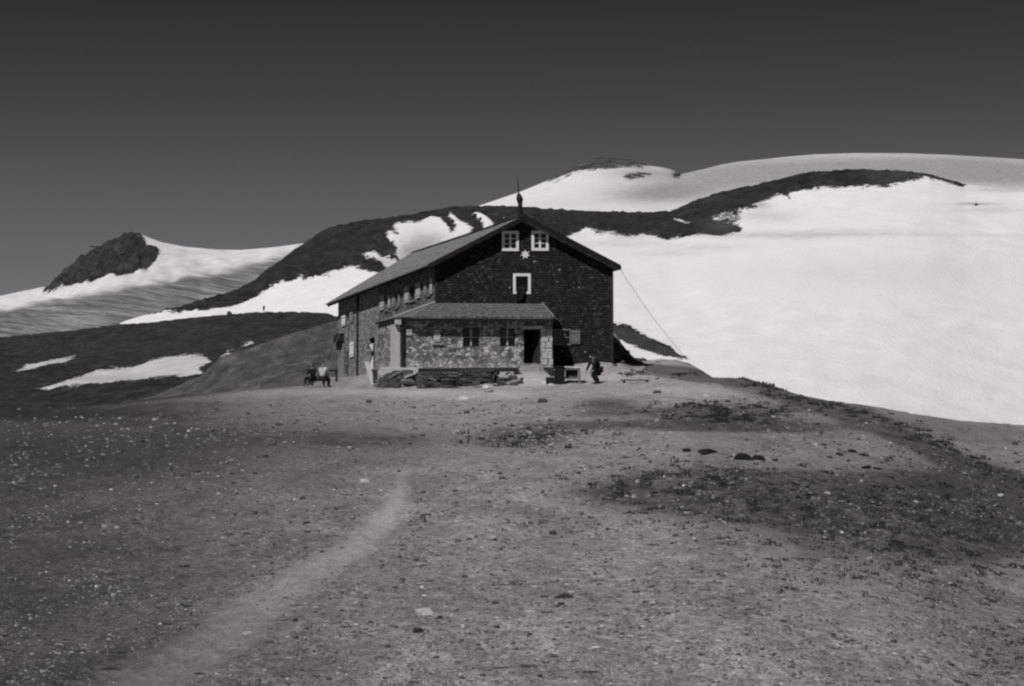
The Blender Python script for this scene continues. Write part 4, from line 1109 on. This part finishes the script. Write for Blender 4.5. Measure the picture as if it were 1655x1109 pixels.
plank('post', pt(606.5, 602, 133.0), pt(606.5, 624, 132.0), .26, .2, 'dark_wood', 'short black upright post beside the pale leaning post', 'post')
# rubble heap left of the terrace
RUB = 'rubble stones heaped below the porch corner'
i = 0
while i < 46:
    px = rg.uniform(612, 712); py = rg.uniform(604, 628)
    if py < 604 + abs(px - 660) * .08: continue
    Y = 131.2 + (628 - py) * .07; p = at(px, py + 1, Y)
    kd = 'stone_dark' if rg.random() < .72 else 'stone_mid'
    put_stone(p, rg.uniform(.16, .46), kd, ('black' if kd == 'stone_dark' else 'grey') + ' rubble stone heaped below the porch corner', 'black rubble stones below the porch corner' if kd == 'stone_dark' else 'grey rubble stones below the porch corner', tall=rg.uniform(.8, 1.5), sink=.0); i += 1
i = 0
while i < 34:
    px = rg.uniform(786, 840); py = rg.uniform(603, 628); 
    if py < 628 - (px - 770) * .38: continue
    Y = 131.2 + (628 - py) * .075; p = at(px, py, Y)
    kd = 'stone_light' if rg.random() < .55 else 'stone_dark'
    put_stone(p, rg.uniform(.12, .3), kd, ('light' if kd == 'stone_light' else 'dark') + ' stone in the loose heap left of the entrance steps', 'light stones by the steps' if kd == 'stone_light' else 'dark stones by the steps', tall=rg.uniform(.9, 1.6), sink=0); i += 1
for px, py, wpx, kd, lab in ((769, 618, 16, 'stone_pale', 'white flat stone capping a black one below the terrace'), (715, 607, 13, 'stone_light', 'pale block standing on the dark terrace edge'),
                             (698, 621, 13, 'stone_light', 'pale stone wedged in the black rubble right of the porch corner'), (652, 622, 7, 'stone_light', 'narrow pale stone between the two black rubble heaps'),
                             (786, 628, 12, 'stone_pale', 'white stone on the gravel below the loose heap'), (789, 634, 14, 'stone_light', 'light stone lowest below the loose heap'),
                             (881, 621, 13, 'stone_pale', 'white stone on the ground at the foot of the entrance steps'), (891, 624, 9, 'stone_pale', 'smaller white stone right of the one at the steps'),
                             (1004, 619, 14, 'stone_light', 'pale lump at the left end of the stone bench'), (1062, 636, 9, 'stone_dark', 'small dark stone right of the hut yard'),
                             (877, 650, 12, 'stone_dark', 'dark stone on the yard gravel straight below the steps')):
    Y = 131.4 if py > 612 else 132.8
    p = hit(px, py) or at(px, py, Y)
    if p.y > 134: p = at(px, py, 132)
    put_stone(p, wpx / F * 132 / 2 * 1.1, kd, lab, tall=1.25, sink=0)
p = at(769, 622, 131.2); put_stone(p, .26, 'stone_dark', 'black stone under a white flat cap below the terrace', tall=1.3, sink=0)

def YG(px, py, d=0):
    q = hit(px, py); return (q.y if q else 132.0) + d
# round dark tub
def tub(px, py, Y, r, h, label):
    c = at(px, py, Y); t = empty('tub', c, label=label, cat='tub'); m = MB(); n = 18
    for i in range(n):
        a0, a1 = 6.2832 * i / n, 6.2832 * (i + .93) / n
        P0 = [c + Vector((math.cos(a) * r * k, math.sin(a) * r * k, z)) for a in (a0, a1) for k, z in ((.88, 0), (1, h))]
        m.hexa([P0[0], P0[2], P0[2] * 1 + Vector((-math.cos(a1) * .04, -math.sin(a1) * .04, 0)), P0[0] + Vector((-math.cos(a0) * .04, -math.sin(a0) * .04, 0))], [P0[1], P0[3], P0[3] + Vector((-math.cos(a1) * .04, -math.sin(a1) * .04, 0)), P0[1] + Vector((-math.cos(a0) * .04, -math.sin(a0) * .04, 0))])
    m.build('stave_body', M['dark_wood'], t)
    for z in (.2, .75):
        m = MB(); rr_ = r * (.88 + .12 * z) + .012
        for i in range(n): m.tube(c + Vector((math.cos(6.2832 * i / n) * rr_, math.sin(6.2832 * i / n) * rr_, h * z)), c + Vector((math.cos(6.2832 * (i + 1) / n) * rr_, math.sin(6.2832 * (i + 1) / n) * rr_, h * z)), .018, n=5)
        m.build('hoop', M['metal'], t)
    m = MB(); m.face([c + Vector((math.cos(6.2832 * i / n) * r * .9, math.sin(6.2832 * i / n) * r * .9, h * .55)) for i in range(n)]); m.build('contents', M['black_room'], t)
tub(725, 629, 131.0, .42, .66, 'dark wooden tub standing before the terrace wall')

# table, crate and black chest right of the steps
def table():
    c = at(924, 618.5, YG(924, 618.5)); t = empty('table', c, label='rough table with a white top right of the entrance steps', cat='table')
    z1 = zat(594.5, c.y) - c.z; L_ = 30 / F * 132
    m = MB()
    for i in range(4): m.box(c + Vector((-L_ / 2, -.35 + i * .18, z1)), (L_, .04 * L_, -.03), (0, .17, 0), (0, 0, .05))
    m.build('table_top', M['white'], t)
    for sx_ in (-1, 1):
        for sy_ in (-1, 1):
            m = MB(); m.box(c + Vector((sx_ * L_ * .42 - .04, sy_ * .26 - .04, -.2)), (.08, 0, 0), (0, .08, 0), (0, 0, z1 + .18)); m.build('leg', M['old_wood'], t)
    m = MB(); m.box(c + Vector((-L_ * .42, -.3, z1 - .12)), (L_ * .84, 0, 0), (0, .03, 0), (0, 0, .1)); m.box(c + Vector((-L_ * .42, -.28, .22)), (L_ * .84, 0, 0), (0, .05, 0), (0, 0, .07)); m.build('rail', M['old_wood'], t)
    return c
tc_ = table()
def crate(px, py, Y, w_, d_, h, mat, label, lid=None, name='crate', cat='crate'):
    c = at(px, py, Y); t = empty(name, c, label=label, cat=cat); m = MB(); n = 4
    for i in range(n):
        z = h * i / n
        m.box(c + Vector((-w_ / 2, -d_ / 2, z)), (w_, 0, 0), (0, .03, 0), (0, 0, h / n - .02)); m.box(c + Vector((-w_ / 2, d_ / 2 - .03, z)), (w_, 0, 0), (0, .03, 0), (0, 0, h / n - .02))
        m.box(c + Vector((-w_ / 2, -d_ / 2 + .03, z)), (.03, 0, 0), (0, d_ - .06, 0), (0, 0, h / n - .02)); m.box(c + Vector((w_ / 2 - .03, -d_ / 2 + .03, z)), (.03, 0, 0), (0, d_ - .06, 0), (0, 0, h / n - .02))
    m.build('side_board', M[mat], t)
    m = MB()
    for sx_ in (-1, 1):
        for sy_ in (-1, 1): m.box(c + Vector((sx_ * (w_ / 2 - .04) - .03, sy_ * (d_ / 2 + .012) - .012, 0)), (.06, 0, 0), (0, .022, 0), (0, 0, h))
    m.build('corner_batten', M[mat], t)
    m = MB(); m.box(c + Vector((-w_ / 2 - .02, -d_ / 2 - .03, h)), (w_ + .04, 0, 0), (0, d_ + .06, 0), (0, 0, .04)); m.build('lid', M[lid or mat], t)
    return c
crate(924, 612, YG(924, 618.5, .1), .66, .4, .42, 'dark_wood', 'dark crate standing on the rail under the white topped table')
crate(904, 620.5, YG(904, 620.5), .5, .5, .9, 'fascia', 'tall black chest against the left end of the table', name='chest', cat='chest')
crate(890, 620, YG(890, 620), .52, .4, .32, 'dark_wood', 'low chest with a pale lid left of the black chest', lid='pale', name='chest', cat='chest')
plank('plank', pt(884, 597, 133.2), pt(899, 611, 132.3), .5, .12, 'dark_wood', 'broad black board leaning on the low chest beside the steps', 'plank')
# stone bench right
def bench(px0, px1, py, Y, label, h, mat_top, mat_leg, d_=.4, th=.12):
    a = at(px0, py, Y); b_ = at(px1, py, Y); t = empty('bench', (a + b_) / 2 - UP * h, label=label, cat='bench')
    m = MB(); m.box(a + Vector((0, -d_ / 2, -th)), b_ - a, (0, d_, 0), (0, 0, th)); m.build('seat', M[mat_top], t, bevel=.02)
    for f in (.08, .86):
        m = MB(); q = a.lerp(b_, f); m.box(q + Vector((0, -d_ * .4, -h - .1)), (.12, 0, 0), (0, d_ * .8, 0), (0, 0, h - th + .1)); m.build('leg', M[mat_leg], t)
bench(1003, 1050, 612, YG(1026, 619), 'long stone slab bench beside the rubble mound', .3, 'stone_light', 'stone_dark', .6, .1)
bench(525, 545, 597.5, 140, 'dark plank bench at the far left corner of the hut', .62, 'dark_wood', 'dark_wood', .35, .1)
# rubble on the mound
i = 0
while i < 40:
    px = rg.uniform(990, 1048); py = rg.uniform(548, 606); Yq = 144 - (py - 548) * .12
    if py < 548 + (px - 992) * .72: continue
    p = hit(px, py, 100, 170)
    if p is None: continue
    kd = 'stone_dark' if rg.random() < .6 else 'stone_mid'
    put_stone(p, rg.uniform(.1, .3), kd, ('black' if kd == 'stone_dark' else 'grey') + ' stone on the rubble mound at the right wall', 'black stones on the rubble mound' if kd == 'stone_dark' else 'grey stones on the rubble mound', tall=rg.uniform(.8, 1.4)); i += 1
# distant rocks
def snow_rock(px, py, Y, r, kind, lab, tall=1.2):
    p = at(px, py, Y); put_stone(p, r, kind, lab, tall=tall, sink=0, name='rock', cat='rock')
snow_rock(370, 509, 560, .75, 'stone_dark', 'dark rock on the crest of the middle hill, left of the far walker', 1.6)
snow_rock(1578, 331.5, 640, .5, 'stone_dark', 'lone dark rock on the upper snowfield at the right', 1.5)
snow_rock(149, 399, 1900, 1.6, 'stone_dark', 'knob of rock on the left peak skyline', 1.4)
snow_rock(1094, 283, 3200, 4.5, 'stone_dark', 'small black outcrop where the summit meets the snow dome', 1.0)

# ------------------------------------------------------------------ guy wires
def wire(name, p, q, sag, r, label):
    n = 20; pts = [Vector(p).lerp(Vector(q), i / n) - UP * sag * 4 * (i / n) * (1 - i / n) for i in range(n + 1)]
    d = (pts[-1] - pts[0]).normalized(); a = d.orthogonal().normalized(); b_ = d.cross(a); vs, fs = [], []
    for v in pts: vs += [v + (a * math.cos(t) + b_ * math.sin(t)) * r for t in (0, 1.57, 3.14, 4.71)]
    for i in range(n):
        for j in range(4): fs.append((i * 4 + j, i * 4 + (j + 1) % 4, i * 4 + 4 + (j + 1) % 4, i * 4 + 4 + j))
    me = bpy.data.meshes.new(name); me.from_pydata([tuple(v) for v in vs], [], fs); o = link_mesh(name, me, M['old_wood'])
    tag(o, label, 'guy wire', 'guy wires staying the roof')
e_ = H(WID + .3, .2, zroof(WID + .3))
wire('guy_wire', e_, at(1110, 580, 152), .25, .012, 'long thin wire running down from the right eave towards the snowfield')
e2 = H(-.3, 0, zroof(-.3) - .1, 17.5)
wire('guy_wire', at(547, 521, 153), at(516, 601, 146), .2, .014, 'longer thin wire slanting down left of the hut')
wire('guy_wire', at(549, 540, 152), at(533, 596, 147), -.3, .014, 'shorter thin wire nearest the left wall of the hut')

# ------------------------------------------------------------------ people
def skin_chain(name, joints, edges, mat, parent=None, sub=2):
    """joints: list of (Vector, radius x, radius y); edges: pairs"""
    me = bpy.data.meshes.new(name); me.from_pydata([tuple(j[0]) for j in joints], edges, [])
    o = bpy.data.objects.new(name, me); COL.objects.link(o)
    md = o.modifiers.new('skin', 'SKIN')
    for v, j in zip(me.skin_vertices[0].data, joints): v.radius = (j[1], j[2])
    me.skin_vertices[0].data[0].use_root = True
    o.modifiers.new('sub', 'SUBSURF').levels = sub; o.modifiers['sub'].render_levels = sub
    bpy.context.view_layer.update()
    dg = bpy.context.evaluated_depsgraph_get(); ev = o.evaluated_get(dg); nm = bpy.data.meshes.new_from_object(ev)
    o.modifiers.clear(); o.data = nm; nm.materials.clear(); nm.materials.append(mat)
    for p in nm.polygons: p.use_smooth = True
    if parent: o.parent = parent
    return o
def person(loc, rz, pose, label, shirt, trouser, cap=None, coat=False, scale=1.0):
    """pose: dict of joint positions in local metres, facing -Y"""
    J = pose; t = empty('person', loc, rz, label=label, cat='person'); t.scale = (scale,) * 3
    Vv = lambda k: Vector(J[k])
    hd = Vv('head'); nk = Vv('neck'); ch_ = Vv('chest'); pv = Vv('pelvis'); face = (Vector(J.get('face', (0, -1, 0)))).normalized()
    j = [(pv, .13, .1), (ch_, .15, .1), (nk, .055, .055), (hd - (hd - nk) * .25, .07, .08), (hd, .085, .1), (hd + (hd - nk).normalized() * .09, .06, .07), (hd + face * .09, .03, .04),]
    e = [(0, 1), (1, 2), (2, 3), (3, 4), (4, 5), (4, 6)]
    def limb(root, keys, rad):
        prev = root
        for k_, r_ in zip(keys, rad):
            j.append((Vv(k_) if isinstance(k_, str) else k_, r_, r_)); e.append((prev, len(j) - 1)); prev = len(j) - 1
        return prev
    for s_ in ('l', 'r'):
        h = limb(1, ['sh' + s_, 'el' + s_, 'wr' + s_], [.055, .042, .03])
        wv, ev_ = Vv('wr' + s_), Vv('el' + s_); dn = (wv - ev_).normalized(); sd = dn.orthogonal().normalized()
        j.append((wv + dn * .06, .036, .02)); e.append((h, len(j) - 1)); palm = len(j) - 1
        for f in range(4):
            o_ = sd * (.03 - .02 * f); L_ = (.07, .085, .08, .06)[f]
            j.append((wv + dn * (.1) + o_, .009, .009)); e.append((palm, len(j) - 1)); j.append((wv + dn * (.1 + L_ * .6) + o_ + face * .02, .008, .008)); e.append((len(j) - 2, len(j) - 1))
        j.append((wv + dn * .05 + sd * .06, .01, .01)); e.append((palm, len(j) - 1))
        limb(0, ['hp' + s_, 'kn' + s_, 'an' + s_, 'to' + s_], [.085, .06, .04, .035])
    body = skin_chain('body', j, e, M['skin'], t)
    # clothing: separate shells following the body
    jj = [(pv + (ch_ - pv) * .1, .165, .13), (pv.lerp(ch_, .5), .165, .13), (ch_, .185, .135), (ch_.lerp(nk, .75), .075, .07)]; ee = [(0, 1), (1, 2), (2, 3)]
    for s_ in ('l', 'r'):
        b0_ = len(jj); jj += [(Vv('sh' + s_), .08, .08), (Vv('el' + s_), .062, .062), (Vv('wr' + s_), .05, .05)]; ee += [(2, b0_), (b0_, b0_ + 1), (b0_ + 1, b0_ + 2)]
    if coat:
        jj += [(pv + Vector(J['hem']) * .5, .2, .16), (pv + Vector(J['hem']), .21, .17)]; ee += [(0, len(jj) - 2), (len(jj) - 2, len(jj) - 1)]
    skin_chain('coat' if coat else 'shirt', jj, ee, M[shirt], t)
    jj = [(pv, .16, .13)]; ee = []
    for s_ in ('l', 'r'):
        b0_ = len(jj); jj += [(Vv('hp' + s_), .115, .11), (Vv('kn' + s_), .085, .085), (Vv('an' + s_).lerp(Vv('kn' + s_), .1), .065, .065)]; ee += [(0, b0_), (b0_, b0_ + 1), (b0_ + 1, b0_ + 2)]
    skin_chain('trousers', jj, ee, M[trouser], t)
    for s_ in ('l', 'r'):
        skin_chain('boot', [(Vv('an' + s_), .055, .055), (Vv('to' + s_), .05, .04)], [(0, 1)], M['hair'], t, 1)
    up = (hd - nk).normalized()
    skin_chain('hat' if cap else 'hair', [(hd + up * .03 - face * .035, .098, .1), (hd + up * .10 - face * .01, .085, .08)], [(0, 1)], M['hair'], t, 2)
    return t
SIT = dict(pelvis=(0, 0, .45), chest=(0, -.06, .82), neck=(0, -.09, 1.02), head=(0, -.12, 1.18), shl=(.19, -.08, .93), shr=(-.19, -.08, .93), ell=(.25, -.2, .7), elr=(-.25, -.2, .7),
           wrl=(.12, -.42, .62), wrr=(-.12, -.42, .62), hpl=(.1, -.04, .44), hpr=(-.1, -.04, .44), knl=(.14, -.46, .47), knr=(-.14, -.46, .47), anl=(.14, -.5, .09), anr=(-.14, -.5, .09),
           tol=(.15, -.68, .05), tor=(-.15, -.68, .05), face=(0, -1, -.1), hem=(0, -.1, -.1))
STOOP = dict(pelvis=(0, .14, .66), chest=(0, -.06, .96), neck=(0, -.16, 1.08), head=(0, -.22, 1.17), shl=(.2, -.1, 1.02), shr=(-.2, -.1, 1.02), ell=(.26, -.22, .78), elr=(-.26, -.22, .78),
             wrl=(.2, -.34, .58), wrr=(-.2, -.34, .58), hpl=(.1, .12, .64), hpr=(-.1, .12, .64), knl=(.13, -.16, .42), knr=(-.13, -.12, .42), anl=(.12, .1, .09), anr=(-.12, .14, .09),
             tol=(.13, -.1, .05), tor=(-.13, -.06, .05), face=(0, -.5, -.8), hem=(0, -.08, -.3))
STAND = dict(pelvis=(0, 0, .92), chest=(0, -.02, 1.28), neck=(0, -.03, 1.48), head=(0, -.05, 1.63), shl=(.19, -.02, 1.4), shr=(-.19, -.02, 1.4), ell=(.25, 0, 1.12), elr=(-.25, 0, 1.12),
             wrl=(.24, -.1, .86), wrr=(-.24, -.1, .86), hpl=(.1, 0, .9), hpr=(-.1, 0, .9), knl=(.12, -.05, .5), knr=(-.12, .03, .5), anl=(.12, 0, .09), anr=(-.12, .12, .09),
             tol=(.13, -.16, .05), tor=(-.13, -.04, .05), face=(0, -1, 0), hem=(0, 0, -.3))
p = at(963, 621, YG(963, 621))
person(p, R(-60), STOOP, 'person in dark clothes stooping towards the table, right of it', 'cloth_dark', 'trouser', cap=True, coat=True, scale=1.24)
p = at(519, 626, 133.0)
# bench they sit on
bench(500, 534, 612.5, YG(517, 624), 'low dark bench under the two seated people left of the hut', .42, 'dark_wood', 'dark_wood', .35, .07)
pa = at(521, 625.5, YG(521, 625.5)); pb = at(506, 625.5, YG(506, 625.5))
person(pa, R(160), SIT, 'person in a white shirt and dark trousers seated left of the hut', 'cloth_white', 'trouser')
person(pb, R(-35), SIT, 'person in dark clothes seated beside the one in the white shirt', 'cloth_dark', 'trouser', scale=.93)
p = at(426.5, 504.5, 598)
person(p, R(-20), STAND, 'person standing far off on the crest of the middle hill', 'cloth_dark', 'trouser', coat=True)
